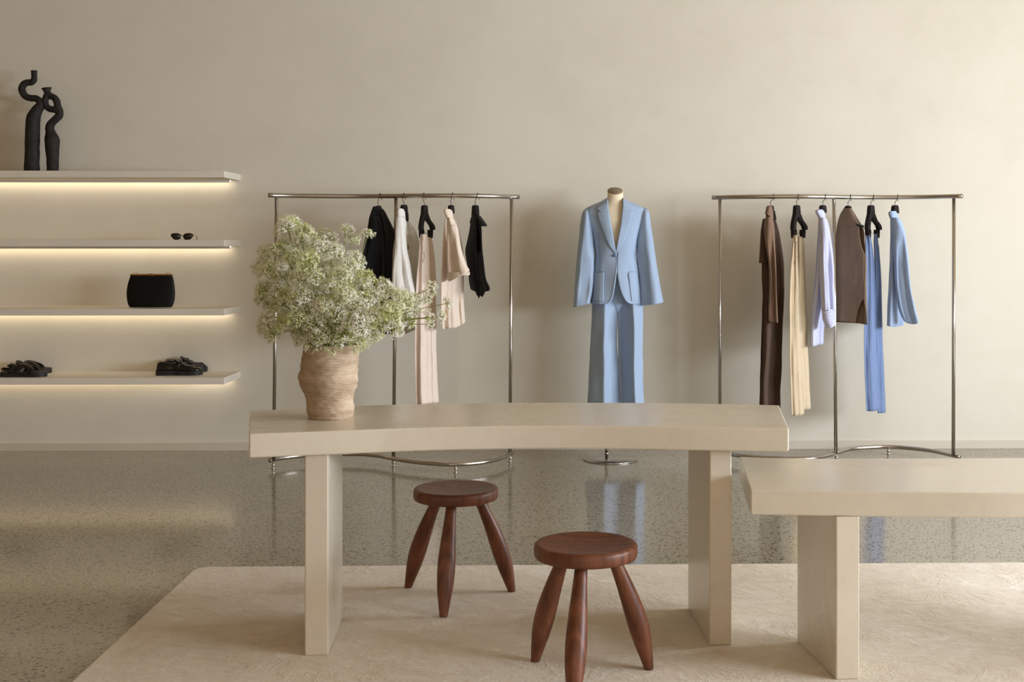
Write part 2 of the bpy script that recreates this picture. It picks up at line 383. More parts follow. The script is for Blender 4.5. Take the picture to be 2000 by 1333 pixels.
# ------------------------------------------------------------------ stools
def stool(feet, centre_uv, label, rz):
    f = [PZ(*p, zr) for p in feet[:3]] if len(feet) == 3 else None
    c = sum((p for p in f), Vector()) / 3
    c0 = P(centre_uv[0], centre_uv[1], c.y); cx_, cy_ = centre_uv[0], c.y
    c = Vector((c0.x, c.y, 0)); zs = .414
    t = empty('stool', (c.x, c.y, zr)); tag(t, label, 'stool', 'turned walnut stools under the tall table')
    r = .1535; th = .043
    prof = [(0.001, zs-.009), (.07, zs-.0085), (.115, zs-.004), (.135, zs-.0005), (.146, zs), (r-.002, zs-.004), (r, zs-.010), (r, zs-th+.012), (r-.004, zs-th+.003), (r-.012, zs-th), (.001, zs-th)]
    prof = [(a_, b_) for a_, b_ in prof][::-1]
    o = lathe('seat', prof, M_WOOD, (c.x, c.y, 0), t, 72); autosmooth(o, 50)
    for p in f:
        d = Vector((p.x - c.x, p.y - c.y, 0)); top = Vector((c.x, c.y, zs-th+.001)) + d.normalized() * .085; bot = Vector((p.x, p.y, zr))
        bow = d.normalized() * .012
        path = []; rad = []
        prof2 = [(0,.0185),(.08,.0195),(.2,.0225),(.35,.027),(.5,.0305),(.62,.031),(.75,.0275),(.87,.021),(.95,.0165),(1,.0135)]
        for s, q in cat(prof2, 5):
            pt = top.lerp(bot, s) + bow * math.sin(math.pi * s); path.append(pt); rad.append(q)
        vv, ff = sweep_data(path, rad, 28)
        vv = [Vector((v.x, v.y, min(max(v.z, zr), zs-th+.003))) for v in vv]
        autosmooth(mesh('leg', vv, ff, M_WOOD, t), 60)
    return t
stool([(797,1148),(866,1206),(1000,1156)], (890.5,0), 'brown turned wood stool farther back, beneath the middle of the tall table', 0)
stool([(1045,1292),(1119,1385),(1268,1308)], (1144,0), 'brown turned wood stool nearest the camera, its front leg cut off by the frame', 0)
# ------------------------------------------------------------------ wall shelves
zt = [1.7305, 1.319, .9085, .497]; yf = D - .385; xe = P(438, 475, yf).x
lab = ['topmost', 'second', 'third', 'lowest']
what = ['two black sculptures', 'sunglasses', 'black clutch bag', 'black shoes']
for i, z in enumerate(zt):
    t = empty('wall_shelf', (-3.5, D - .19, z - .04))
    tag(t, '%s plaster wall shelf with a light strip below, holding the %s' % (lab[i], what[i]), 'shelf', 'lit plaster shelves on the back wall')
    box('board', (X_L, xe, yf, D, z-.04, z), M_SHELF, t, .002)
    xs = P(450, 475, D-.035).x
    box('light_channel', (X_L, xs, D-.056, D-.050, z-.054, z-.0399), M_SHELF, t)
    box('light_strip', (X_L, xs, D-.048, D-.022, z-.044, z-.0399), M_LED, t)
# ------------------------------------------------------------------ cloth tubes
class Tube: pass
def interp(rows, v):
    if v <= rows[0][0]: return rows[0]
    for a_, b_ in zip(rows, rows[1:]):
        if v <= b_[0]:
            t = (v - a_[0]) / (b_[0] - a_[0]); return tuple(x + (y - x) * t for x, y in zip(a_, b_))
    return rows[-1]
def tube(name, rows, y, mat, parent=None, k=0.0, B=0.03, seg=72, nv=64, folds=(), prof=None, opening=None, hem=None, cap=False, thick=.003, wob=.0, uvscale=1.0, Brow=None, seed=0, closebot=False):
    R_ = sorted(cat(rows, 6)); v0, v1 = R_[0][0], R_[-1][0]
    def frame(v):
        r = interp(R_, v); uL, uR = r[1], r[2]; pl = P(uL, v, y); pr = P(uR, v, y)
        return (pl.x + pr.x) / 2, (pr.x - pl.x) / 2, pl.z
    def Bv(v):
        return B * (interp(Brow, v)[1] if Brow else 1.0)
    def pt(c, s, v, tt=None):
        xc, wd, z = frame(v); b_ = Bv(v)
        dy = prof(c, s, v) * b_ if prof else b_ * s
        yy = y + k * wd * c + dy
        if folds:
            tt = math.atan2(s, c) if tt is None else tt
            for n, amp, ph, va, vb in folds:
                g = max(0, min(1, (v - va) / max(vb - va, 1)))
                q_ = math.sin(n * tt + ph + .004 * (v - v0)); yy += 1.9 * amp * g * (math.copysign(abs(q_) ** .75, q_)) * (abs(s) ** .5) * (1 if s < 0 else -.7)
        x = xc + wd * c
        if wob:
            q = noise.noise(Vector((x * 9 + seed, s * 2, z * 7))); yy += 1.5 * wob * q * abs(s); x += wob * .3 * noise.noise(Vector((z * 8 + seed, c * 2, 5)))
        return Vector((x, yy, z))
    V = []; UV = []
    for j in range(nv + 1):
        v = v0 + (v1 - v0) * j / nv
        if opening:
            oL, oR = interp(opening, v)[1:3]; xc, wd, z = frame(v)
            cl = max(-1, min(1, (P(oL, v, y).x - xc) / wd)); cr = max(-1, min(1, (P(oR, v, y).x - xc) / wd))
            a0 = -math.acos(cr); a1 = 2 * math.pi - math.acos(cl)
        else: a0, a1 = -math.pi / 2, 1.5 * math.pi
        m = seg + 1 if opening else seg
        for i in range(m):
            t = a0 + (a1 - a0) * i / seg; c, s = math.cos(t), math.sin(t)
            vv = v
            if hem: vv = v + hem(c, s) * max(0, (j / nv - .6) / .4) ** 1.5
            p = pt(c, s, min(max(v, v0), v1), t)
            if hem: p.z -= (vv - v) * y / F_PX
            V.append(p); UV.append((((t - a0) / (2 * math.pi)) * uvscale, j / nv))
    m = seg + 1 if opening else seg; Fc = []
    for j in range(nv):
        for i in range(seg):
            i2 = i + 1 if opening else (i + 1) % seg
            Fc.append((j * m + i, (j + 1) * m + i, (j + 1) * m + i2, j * m + i2))
    if cap and not opening: Fc.append(tuple(range(seg)))
    if closebot and not opening: Fc.append(tuple(nv * m + i for i in range(seg - 1, -1, -1)))
    o = mesh(name, V, Fc, mat, parent, uvs=UV)
    if thick: solid(o, thick, 0)
    def front(u, v, off=0.0):
        xc, wd, z = frame(min(max(v, v0), v1)); x = P(u, v, y).x; c = max(-.999, min(.999, (x - xc) / wd)); s = -math.sqrt(1 - c * c)
        p = pt(c, s, min(max(v, v0), v1)); p.z = P(u, v, y).z; p.y -= off
        # slide along the view ray so the mark lands at (u, v)
        q = P(u, v, p.y); q.y = p.y; return q
    o_t = Tube(); o_t.o = o; o_t.front = front; return o_t
def patch(name, ea, eb, tb, mat, parent, off=.004, thick=.003, n=24, m=8):
    A = cat(ea, n); Bq = cat(eb, n)
    N = max(len(A), len(Bq)); A = [A[int(i * (len(A) - 1) / (N - 1))] for i in range(N)]; Bq = [Bq[int(i * (len(Bq) - 1) / (N - 1))] for i in range(N)]
    V = []
    for p, q in zip(A, Bq):
        for j in range(m + 1):
            t = j / m; V.append(tb.front(p[0] + (q[0] - p[0]) * t, p[1] + (q[1] - p[1]) * t, off))
    Fc = [(i * (m+1) + j, (i+1) * (m+1) + j, (i+1) * (m+1) + j + 1, i * (m+1) + j + 1) for i in range(N-1) for j in range(m)]
    o = mesh(name, V, Fc, mat, parent); solid(o, thick, 0); return o
def seamline(name, pts, tb, mat, parent, off=.003, r=.0016):
    path = [tb.front(u, v, off) for u, v in cat(pts, 6)]; return sweep(name, path, r, mat, parent, 6)
# ------------------------------------------------------------------ clothes rails
def rail(name, bottom, topu, posts, feet, label):
    zb = .048; ztop = 1.575
    bp = [PZ(u, v, zb) for u, v in bottom]
    line = lambda x: bp[0].y + (bp[-1].y - bp[0].y) * (x - bp[0].x) / (bp[-1].x - bp[0].x)
    dense = [Vector(p) for p in cat(bp, 10)]
    def yat(x):
        q = min(dense, key=lambda p: abs(p.x - x)); return q.y
    def ytop(x):
        x = min(max(x, dense[0].x), dense[-1].x); return line(x) * .55 + yat(x) * .45
    t = empty(name, (dense[len(dense)//2].x, dense[len(dense)//2].y, 0)); tag(t, label, 'clothes rail', 'curved steel clothes rails')
    sweep('base_rail', dense, .0125, M_STEEL, t, 16)
    xs0 = P(topu[0], 384, ytop(dense[0].x)).x; xs1 = P(topu[1], 384, ytop(dense[-1].x)).x
    tp = [Vector((xs0 + (xs1 - xs0) * i / 60, ytop(xs0 + (xs1 - xs0) * i / 60), ztop)) for i in range(61)]
    # smooth the top bar
    for _ in range(6): tp = [tp[0]] + [(tp[i-1] + tp[i] * 2 + tp[i+1]) / 4 for i in range(1, 60)] + [tp[-1]]
    sweep('top_rail', tp, .0135, M_STEEL, t, 16)
    def bar(u):
        q = min(tp, key=lambda p: abs(P(u, 384, p.y).x - p.x)); return q
    for u, ub in posts:
        yb = yat(P(ub, 890, 7.4).x); pb = Vector((P(ub, 890, yb).x, yb, zb)); q = bar(u); pt_ = Vector((P(u, 385, q.y).x, q.y, ztop - .008))
        sweep('post', [pb, pt_], .0105, M_STEEL, t, 16)
    for u in feet:
        x = P(u, 900, 7.4).x; yb = yat(x); x = P(u, 900, yb).x
        prof = [(.006, 0), (.011, .001), (.012, .005), (.009, .008), (.006, .011), (.0065, .014), (.011, .018), (.012, .023), (.010, .028), (.006, .031), (.006, .042)]
        lathe('foot', prof, M_CHROME, (x, yb, 0), t, 20)
    return bar
bar1 = rail('clothes_rail', [(527,900),(545,896),(580,891.5),(640,888),(700,887.5),(740,891),(770,896.5),(800,901.5),(850,906.5),(895,907.5),(945,903),(980,895),(1001,884.5)],
            (524, 1013), [(540,534.5),(773.5,768.5),(999,996)], [533.5, 768.5, 890, 996.5],
            'curved brushed steel clothes rail behind the flower vase, with black and cream clothes')
bar2 = rail('clothes_rail', [(1398,880),(1440,890),(1500,895.5),(1560,897),(1596,894.5),(1632,885.5),(1660,877.5),(1714,873.3),(1760,874.5),(1820,881),(1874,893)],
            (1392, 1880), [(1406,1406),(1628.5,1632.5),(1863,1862)], [1406, 1500, 1633.5, 1735, 1871],
            'curved brushed steel clothes rail at the right, with brown and blue clothes')
# ------------------------------------------------------------------ hangers
def hanger(bar, u, k, label, arms, neck=(402, 430), nu=None, clips=None, lean=0, side=1, nw=(3.6, 6.0)):
    q = bar(u); y = q.y; nu = nu or u
    t = empty('clothes_hanger', (q.x, y, q.z)); tag(t, label, 'hanger', 'black hangers on the steel rails')
    pt = lambda uu, vv: P(uu, vv, y + k * (uu - nu) * y / F_PX)
    top = P(nu, neck[0], y); zt_ = q.z; r = .0165
    # hook: up from the neck in front of the bar, over it and a little down behind
    pts = [top + Vector((0,0,-.01)), top + Vector((0,0,.012)), Vector((top.x - side*.003, y - .004, (top.z + zt_ - r)/2)), Vector((q.x, y - r*.9, zt_ - .012)), Vector((q.x + side*.003, y - r*.95, zt_ + .006)),
           Vector((q.x + side*.006, y - .003, zt_ + r)), Vector((q.x + side*.009, y + r*.9, zt_ + .006)), Vector((q.x + side*.011, y + r, zt_ - .012)), Vector((q.x + side*.012, y + r*.7, zt_-.022))]
    sweep('hook', cat(pts, 5), .0018, M_WIRE, t, 8)
    # body: neck block and two arms, flat shapes with real thickness
    th = .011
    def plate(poly, nm=None):
        V = []; n = len(poly)
        nx = Vector((k, -1, 0)).normalized() if k else Vector((0, -1, 0))
        for sgn in (-1, 1):
            for uu, vv in poly: V.append(pt(uu, vv) + nx * (th * sgn * -1))
        Fc = [tuple(range(n)), tuple(range(2*n - 1, n - 1, -1))] + [(i, n + i, n + (i+1) % n, (i+1) % n) for i in range(n)]
        return V, Fc
    bits = [plate([(nu-2, neck[0]), (nu+2, neck[0]), (nu+nw[0], neck[0]+3), (nu+nw[0]+.8, neck[1]-6), (nu+nw[1], neck[1]), (nu-nw[1], neck[1]), (nu-nw[0]-.8, neck[1]-6), (nu-nw[0], neck[0]+3)])]
    for arm in arms:
        c = cat([(a_, b_, w_) for a_, b_, w_ in arm], 5)
        L = []; Rr = []
        for i, (uu, vv, ww) in enumerate(c):
            L.append((uu - ww, vv)); Rr.append((uu + ww, vv))
        seg_ = [plate([L[i], Rr[i], Rr[i+1], L[i+1]]) for i in range(len(c) - 1)]
        if arm[0][1] > neck[1] + 8:
            v, f = join(seg_); mesh('arm', v, f, M_HANGER, t, smooth=False)
        else: bits += seg_
    v, f = join(bits); o = mesh('body', v, f, M_HANGER, t, smooth=False)
    if clips:
        cu, cv = clips
        sweep('clip_rod', [pt(cu[0], cv), pt(cu[1], cv)], .0013, M_WIRE, t, 8)
        for c_ in cu:
            b1 = plate([(c_-2.6, cv-1), (c_+2.6, cv-1), (c_+2.2, cv+9), (c_-2.2, cv+9)]); b2 = plate([(c_-2.8, cv-7), (c_-1.4, cv-7), (c_-1.2, cv), (c_-2.8, cv)]); b3 = plate([(c_+1.2, cv-7), (c_+2.6, cv-7), (c_+2.8, cv), (c_+1.2, cv)])
            v, f = join([b1, b2, b3]); mesh('clip', v, f, M_HANGER, t, smooth=False)
    return y
def cliphanger(bar, u, k, label, off=0):
    a_ = [[(u-2.2, 420, 3.0), (u-5.0, 432, 2.7), (u-6.4, 441, 2.6), (u-6.6, 449, 2.7)], [(u+2.2, 420, 3.6), (u+6.4, 430, 3.2), (u+11.5, 437, 3.2), (u+15, 443, 3.0), (u+15.8, 449.5, 2.4)]]
    a_[1][0] = (u+2.0, 419, 3.6)
    y = hanger(bar, u, k, label, a_, neck=(401, 421), clips=((u-5.5, u+11.5), 456), nw=(3.8, 5.0)); return y
# ---- left rail
K = 1.5
y = hanger(bar1, 739, K, 'black hanger inside the black blazer, leftmost on the left rail', [])
t = empty('black_blazer', (P(740,400,y).x, y, P(740,650,y).z)); tag(t, 'long black blazer hanging on the left rail, partly behind the flowers', 'blazer')
bl = tube('body', [(408,733,746),(415,728,750),(425,725.5,754),(440,724,761),(455,722,768),(470,719,770.5),(500,714,771),(550,710,770),(600,709,768),(652,711,765)], y, M_BLACK, t, k=K, B=.035, folds=[(5,.010,0,430,560),(9,.004,1,450,600)], wob=.012, cap=True, hem=lambda c,s: 4*c)
tube('collar', [(404,730.5,741),(408,729,743),(414,727,745),(420,726.5,746.5)], y-.018, M_BLACK2, t, k=K*.8, B=.028, nv=10, cap=True)
slv = tube('sleeve', [(424,726,737),(432,724,741),(450,721.5,745),(480,718,748),(530,712,747),(580,710,744),(630,712,742)], y-.075, M_BLACK2, t, k=.5, B=.038, folds=[(3,.006,0,440,540)], wob=.01, cap=True)
patch('lapel', [(742,412),(748,440),(752,470),(750,500)], [(745,412),(757,436),(760,462),(752,500)], bl, M_BLACK2, t, off=.006)
y = hanger(bar1, 789, K, 'black hanger poking out of the white collared shirt', [[(791,416,3.8),(792.5,426,3.0),(793.6,433,1.3)]], nw=(4.2, 4.8), neck=(400,420))
t = empty('white_shirt', (P(795,400,y).x, y, P(795,650,y).z)); tag(t, 'white collared shirt with a tiny black print, hanging behind the flowers on the left rail', 'shirt')
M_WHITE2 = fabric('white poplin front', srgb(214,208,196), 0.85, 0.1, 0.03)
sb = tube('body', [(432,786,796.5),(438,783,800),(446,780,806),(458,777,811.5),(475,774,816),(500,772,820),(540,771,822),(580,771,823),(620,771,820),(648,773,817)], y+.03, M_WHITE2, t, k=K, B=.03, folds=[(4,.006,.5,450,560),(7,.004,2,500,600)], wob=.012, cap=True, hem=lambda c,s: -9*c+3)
ss = tube('sleeve', [(423,776,788),(430,775,791),(438,774.5,792.5),(455,774,792),(470,773,793),(490,771.5,794.5),(510,769.5,798),(540,768,804),(570,768.5,812),(590,770,812),(620,773,804),(645,778,786)], y-.085, M_WHITE, t, k=.55, B=.05, folds=[(3,.009,.3,440,530),(5,.004,1.3,460,560)], wob=.012, cap=True)
tube('collar', [(408,779,785),(410,776.5,788),(415,775.5,789.8),(421,776,790.5),(428,777,791)], y-.045, M_WHITE, t, k=.6, B=.03, nv=16, cap=True)
# the small print on the chest
def stroke(name, pts, tb, mat, parent, r=.0011, off=.004): return sweep_data([tb.front(u, v, off) for u, v in cat(pts, 5)], r, 6)
pr = [stroke('p', [(798.6,478.2),(797.6,477.2),(796.6,478),(796.4,479.6),(797.4,481),(798.8,482.4),(799,485),(797.9,486.8),(796.8,485.6),(796.7,483.6),(797.8,482)], sb, M_INK, t),
      stroke('p', [(795.4,480.4),(794.6,481.2),(794.2,482.6),(795,484.4),(795.6,486.6)], sb, M_INK, t)]
v, f = join(pr); mesh('print', v, f, M_INK, t)
y = cliphanger(bar1, 829, K, 'black clip hanger holding the pale blush trousers')
def trousers(label, name, y, mat, rowsA, rowsB, crease=None, k=K, front_first=True, dk=None, seam=None, Bv=.022, hemA=None, waist=None):
    t = empty(name, (P(rowsA[0][1], 460, y).x, y, P(rowsA[0][1], rowsA[-1][0], y).z)); tag(t, label, 'trousers')
    pf = None
    if crease is not None: pf = lambda c, s, v: (s * .55 - (.95 * max(0, 1 - abs(c - crease) / .5) if s < 0 else 0))
    B_ = tube('leg', rowsB, y + .045, mat, t, k=k*.8, B=Bv, folds=[(3,.004,1,500,650)], wob=.007, cap=True, seed=3)
    A = tube('leg', rowsA, y - .03, mat, t, k=k*.6, B=Bv, prof=pf, folds=[(2,.004,0,480,620),(5,.003,1,500,700)], wob=.007, cap=True, hem=hemA)
    return t, A, B_
t, A_, B_ = trousers('pale blush wide trousers clipped to a hanger on the left rail', 'blush_trousers', y, M_PINK,
    [(458,822.5,833),(463,821.5,835),(480,820.5,837),(520,817,838),(560,814.5,839),(620,812.5,840),(700,812,841),(760,813.5,842),(789,815,844)],
    [(464,833,842),(480,832,845),(520,832,849),(560,833,850),(620,835,850.5),(700,838,851.5),(760,838,854),(787,839,856)], crease=-.15)
patch('waistband', [(822,458),(822,470)], [(834,458),(834,470)], A_, M_PINK, t, off=.004, m=10)
seamline('pocket_seam', [(828,492),(828.5,503),(826,511),(823,516)], A_, M_SEAMD, t, r=.0009)
seamline('side_seam', [(838,478),(833,484),(838,487)], B_, M_SEAMD, t, r=.0007)
y = hanger(bar1, 881, K, 'black hanger in the cream short sleeved top', [], neck=(401, 418), nw=(3.2, 3.6))
t = empty('cream_top', (P(885,400,y).x, y, P(885,640,y).z)); tag(t, 'cream short sleeved top hanging between the blush trousers and the black waistcoat', 'top')
cb = tube('body', [(424,873,884),(430,871.5,887),(440,870,893),(460,868,898),(500,866,903),(550,864,904),(590,864,903.5),(630,866,906),(638,867,907)], y+.03, M_CREAM, t, k=K*.8, B=.03, folds=[(5,.010,0,520,600),(8,.005,2,540,620),(3,.008,1,450,560)], wob=.010, cap=True, hem=lambda c,s: -9*c*c*(1 if c>0 else -.2) + 2)
cs = tube('sleeve', [(426,873.5,884),(434,873,888),(444,873,893),(460,873,896.5),(480,873,900),(505,873,906),(525,874,912),(535,875,916.5),(540,876,917)], y-.085, M_CREAM, t, k=-.3, B=.045, folds=[(3,.009,.6,450,500)], wob=.008, cap=True, hem=lambda c,s: -9*c-1)
tube('cuff', [(532,874.5,916),(538,875.5,917.5),(541,876.5,917.5)], y-.086, M_CREAM, t, k=-.3, B=.049, nv=10, hem=lambda c,s: -10*c)
tube('collar', [(409,869,878),(411,867.5,881.5),(416,868.3,883.5),(421,870.5,884),(426,872.5,884.5)], y-.03, M_CREAM, t, k=.7, B=.028, nv=14, cap=True)
seamline('shoulder_seam', [(877,442),(883,440.5),(889,440.5)], cs, M_SEAMD, t, r=.0007)
y = hanger(bar1, 928.5, -K, 'black hanger in the black waistcoat, rightmost on the left rail', [[(926,425,3.2),(923,436,2.8)], [(931,422,4.2),(937,430,4.2),(943,438,3.9),(945.5,442.5,2.6)]], neck=(401,424), nw=(3.8, 5.2))
t = empty('black_waistcoat', (P(930,400,y).x, y, P(930,580,y).z)); tag(t, 'short black waistcoat with pointed hem at the right end of the left rail', 'waistcoat')
vp = lambda c, s, v: s
tube('body', [(418,922,934),(425,921,936),(436,918.5,939),(450,916,941.5),(470,911.5,942.5),(488,907.5,943.5),(500,908,944.5),(520,911,946.5),(535,914,948.5),(550,914.5,952),(562,916,957.5),(570,918,957.5)], y, M_BLACK2, t, k=-K*.9, B=.032, folds=[(4,.006,0,450,540)], wob=.008, cap=True,
     opening=[(418,933,933.2),(440,932,933.5),(455,932,938),(470,931,941),(488,932,941.5),(496,936,937),(540,938,938.2),(560,936.5,938.5),(565,934,938),(570,931,936)], hem=lambda c,s: (15*max(0, 1-abs(c+.18)/.28) + 11*max(0, 1-abs(c-.22)/.3)) - 3*c*c)
tube('lining_back', [(440,926,940),(460,924,941),(500,922,941.5),(550,922,945),(566,926,944)], y+.02, M_BLACK, t, k=-K*.9, B=.012, cap=True)
# ---- right rail
y = hanger(bar2, 1505, K, 'black hanger inside the long brown coat', [[(1508,412,2.2),(1510.5,422,1.6),(1512,430,1)]], neck=(402,418), nw=(3,4))
t = empty('brown_coat', (P(1508,400,y).x, y, P(1508,790,y).z)); tag(t, 'long brown coat, leftmost garment on the right rail', 'coat')
M_BROWN_SHADE = fabric('brown wool shaded', srgb(80,61,50), 0.88, 0.1)  # darker copy of the coat wool, the body's shading put into the colour
cb = tube('body', [(420,1496,1512),(430,1493,1516),(445,1489,1522),(460,1486,1527),(480,1484,1531),(510,1483,1535),(540,1483,1537),(580,1485,1536.5),(640,1483,1533),(700,1481,1532),(750,1479.5,1530),(792,1479,1529)], y+.035, M_BROWN_SHADE, t, k=K*.8, B=.04, folds=[(4,.014,0,450,600),(7,.006,1,500,700)], wob=.012, cap=True, hem=lambda c,s: 2+2*c + (14*math.exp(-((c-.75)/.12)**2)))
tube('sleeve', [(424,1496,1506),(432,1494.5,1509),(445,1492.5,1512),(470,1494,1513.5),(500,1499,1513.5),(540,1502.5,1514),(580,1502,1516),(610,1501,1517.5),(629,1501,1518.5)], y-.09, M_BROWN, t, k=.35, B=.045, folds=[(3,.012,.3,440,520),(5,.004,1.2,450,600)], wob=.009, cap=True, hem=lambda c,s: 1.5*c)
tube('rear_panel', [(428,1490,1502),(440,1487.5,1502),(455,1485.5,1502),(490,1483.5,1502),(514,1482,1502)], y-.045, M_BROWN_SHADE, t, k=.5, B=.03, cap=True)
tube('collar', [(403,1499,1505),(405,1497,1507.5),(412,1495,1509.5),(421,1493.5,1511),(424,1494,1512.5)], y-.05, M_BROWN, t, k=.7, B=.032, nv=16, cap=True, hem=lambda c,s: 6*c)
y = cliphanger(bar2, 1556, K, 'black clip hanger holding the khaki trousers')
t, A_, B_ = trousers('khaki pleated trousers clipped to a hanger on the right rail', 'khaki_trousers', y, M_KHAKI,
    [(460,1549.5,1556),(466,1549,1557),(480,1547,1557.5),(510,1544.5,1559),(540,1542.5,1561.5),(580,1541,1563),(640,1541,1564.5),(700,1541,1567),(760,1542.5,1570),(811,1544.5,1572.5)],
    [(463,1558,1569),(475,1558,1571),(500,1558,1573),(540,1558,1575),(600,1558,1577.5),(660,1559,1579),(720,1561,1582),(760,1563,1583.5),(799,1565,1586)], crease=.25)
patch('waistband', [(1549.2,460),(1549,472)], [(1556.5,460),(1557.3,472)], A_, M_KHAKI, t, off=.004, m=10)
seamline('pocket_seam', [(1557.5,500),(1555,507),(1552.5,513),(1552,517)], A_, M_SEAMD, t, r=.0009)
y = hanger(bar2, 1607, K, 'black hanger in the blue striped shirt', [], neck=(401,416), nw=(3.6,4.4))
t = empty('striped_shirt', (P(1607,400,y).x, y, P(1607,670,y).z)); tag(t, 'blue and white striped shirt with a turned back cuff on the right rail', 'shirt')
tube('body', [(424,1599,1610),(432,1597.5,1613),(445,1596,1618),(460,1594,1622.5),(480,1592,1625.5),(520,1588.5,1627),(560,1585,1627),(600,1582,1622),(630,1580,1615),(655,1578.5,1612.5),(674,1577.5,1612.5)], y+.035, M_STRIPE, t, k=K*.8, B=.03, folds=[(4,.008,0,440,560),(9,.003,1,450,600)], wob=.010, cap=True, hem=lambda c,s: -1*c)
tube('sleeve', [(426,1600,1612),(434,1599,1616),(445,1599,1619.5),(465,1600,1623),(490,1600,1626),(530,1600,1628.5),(570,1602,1630),(600,1604,1631),(606,1605,1631)], y-.085, M_STRIPE, t, k=.35, B=.045, folds=[(4,.008,.3,440,520),(9,.003,1,440,520)], wob=.009, cap=True, uvscale=.7)
M_STRIPE_H = fabric('striped poplin crosswise', srgb(232,234,244), 0.8, 0.1, 0.02)
def hstripe():
    m = MT('striped poplin cuff', srgb(232,234,244), 0.8, spec=.2); uv = m.coord(kind='UV'); sp = m.n('SeparateXYZ'); m.l(uv, sp.inputs[0])
    s = m.math('FRACT', m.math('MULTIPLY', sp.outputs[1], 12)); m.colour(m.mix(m.math('LESS_THAN', s, .4), srgb(232,234,244), srgb(128,138,200))); return m.m
cf = tube('cuff', [(603,1604,1631.4),(612,1605,1631.6),(624,1606.5,1631.8),(632,1610,1631.8),(638,1614,1631)], y-.087, hstripe(), t, k=.35, B=.048, nv=24, hem=lambda c,s: -4*c)
lathe('cuff_button', [(.001,-.001),(.005,-.001),(.005,.001),(.001,.001)], M_WHITE, cf.front(1611, 611, .004), t, 12)
tube('collar', [(410,1596,1606),(412,1592,1609.5),(416,1592.5,1611.5),(422,1596,1612.5),(427,1598,1613)], y-.035, M_STRIPE, t, k=.7, B=.03, nv=16, cap=True, uvscale=.5)
y = hanger(bar2, 1656.5, -K, 'black hanger in the taupe knitted tank top', [[(1674,437.4,.8),(1677,438.6,3),(1680.5,440.8,4.2),(1682.5,443.5,2.8),(1683,445.5,1)]], neck=(402,414), nw=(4.6,6.4))
t = empty('knitted_tank_top', (P(1660,400,y).x, y, P(1660,630,y).z)); tag(t, 'taupe sleeveless knitted top with a side slit, hanging right of the steel post', 'top')
M_TAUPE2 = fabric('taupe knit inside', srgb(112,90,70), 0.9, 0.1, 0.12, 160)
tb_ = tube('body', [(412,1647.5,1662.5),(416,1645.5,1665),(425,1643,1669),(436,1641,1675),(450,1639.5,1681),(470,1638,1682.5),(495,1636,1683.5),(520,1635,1684.5),(560,1634.5,1685),(600,1634,1685.5),(630,1634,1686)], y, M_TAUPE, t, k=-K*.8, B=.04, folds=[(4,.010,0,470,600),(7,.005,2,500,620)], wob=.01, cap=True,
     opening=[(412,1660,1660.2),(436,1671.5,1672.5),(445,1672,1681),(460,1672,1682),(480,1675,1683),(496,1680.5,1681.5),(582,1677.5,1677.7),(590,1675,1679),(605,1671,1681.5),(630,1667,1684.5)], hem=lambda c,s: 3*c)
tube('lining_back', [(440,1648,1681),(470,1644,1681.5),(540,1640,1682),(600,1640,1682.5),(631,1640,1684)], y+.012, M_TAUPE2, t, k=-K*.8, B=.022, cap=True)
tube('neckband', [(407,1649,1661.5),(410,1648,1663),(415,1646.5,1665)], y-.004, M_TAUPE, t, k=-.8, B=.034, nv=8)
y = cliphanger(bar2, 1701, K, 'black clip hanger holding the blue trousers')
t, A_, B_ = trousers('mid blue trousers clipped to a hanger near the right end of the rail', 'blue_trousers', y, M_BLUE,
    [(461,1689.5,1700),(468,1689,1703),(500,1688,1708),(540,1686.5,1712),(600,1685.5,1714),(660,1684.5,1715.5),(720,1685.5,1717.5),(770,1687.5,1719.5),(802,1689.5,1721)],
    [(457,1708,1713.5),(470,1706,1716),(500,1706,1719.5),(540,1707,1722.5),(600,1708,1724.5),(660,1709,1726),(720,1710,1729),(770,1711,1731.5),(806,1712,1733)], crease=.05)
seamline('pocket_seam', [(1716.5,480),(1717.5,495),(1717.5,509)], B_, M_SEAM, t, r=.0011)
y = hanger(bar2, 1748, K, 'black hanger in the pale blue jacket, rightmost on the right rail', [], neck=(401,417), nw=(3.8,5))
t = empty('pale_blue_jacket', (P(1750,400,y).x, y, P(1750,630,y).z)); tag(t, 'short pale blue jacket at the right end of the right rail', 'jacket')
jb = tube('body', [(424,1738,1753),(432,1737,1757),(445,1736,1762),(460,1735,1766),(490,1733,1769),(530,1731,1771),(570,1729,1772),(610,1727,1772),(636,1726,1771)], y+.035, M_SKY, t, k=K*.8, B=.035, folds=[(4,.010,.5,450,560),(6,.005,1,480,600)], wob=.010, cap=True, hem=lambda c,s: -3*c*c+2)
js = tube('sleeve', [(426,1741,1754),(434,1741,1759),(446,1742,1764),(465,1744,1768),(495,1746,1770.5),(530,1748,1773),(570,1751,1778),(605,1757,1785),(622,1763,1790),(630,1767,1791.5)], y-.08, M_SKY, t, k=-.2, B=.045, folds=[(3,.012,.3,440,520),(5,.004,1,450,560)], wob=.008, cap=True, hem=lambda c,s: -3*c*c*2+3)
tube('collar', [(413,1739,1749),(415,1734.5,1752),(420,1734.5,1754),(427,1737,1756)], y-.035, M_SKY, t, k=.7, B=.03, nv=14, cap=True)
seamline('collar_stitch', [(1738.5,427),(1742,420),(1744.5,417)], js, M_SEAM, t, r=.0008)
seamline('pocket_seam', [(1752,573),(1757,585),(1763,598),(1769,611)], jb, M_SEAM, t, r=.0013, off=.006)
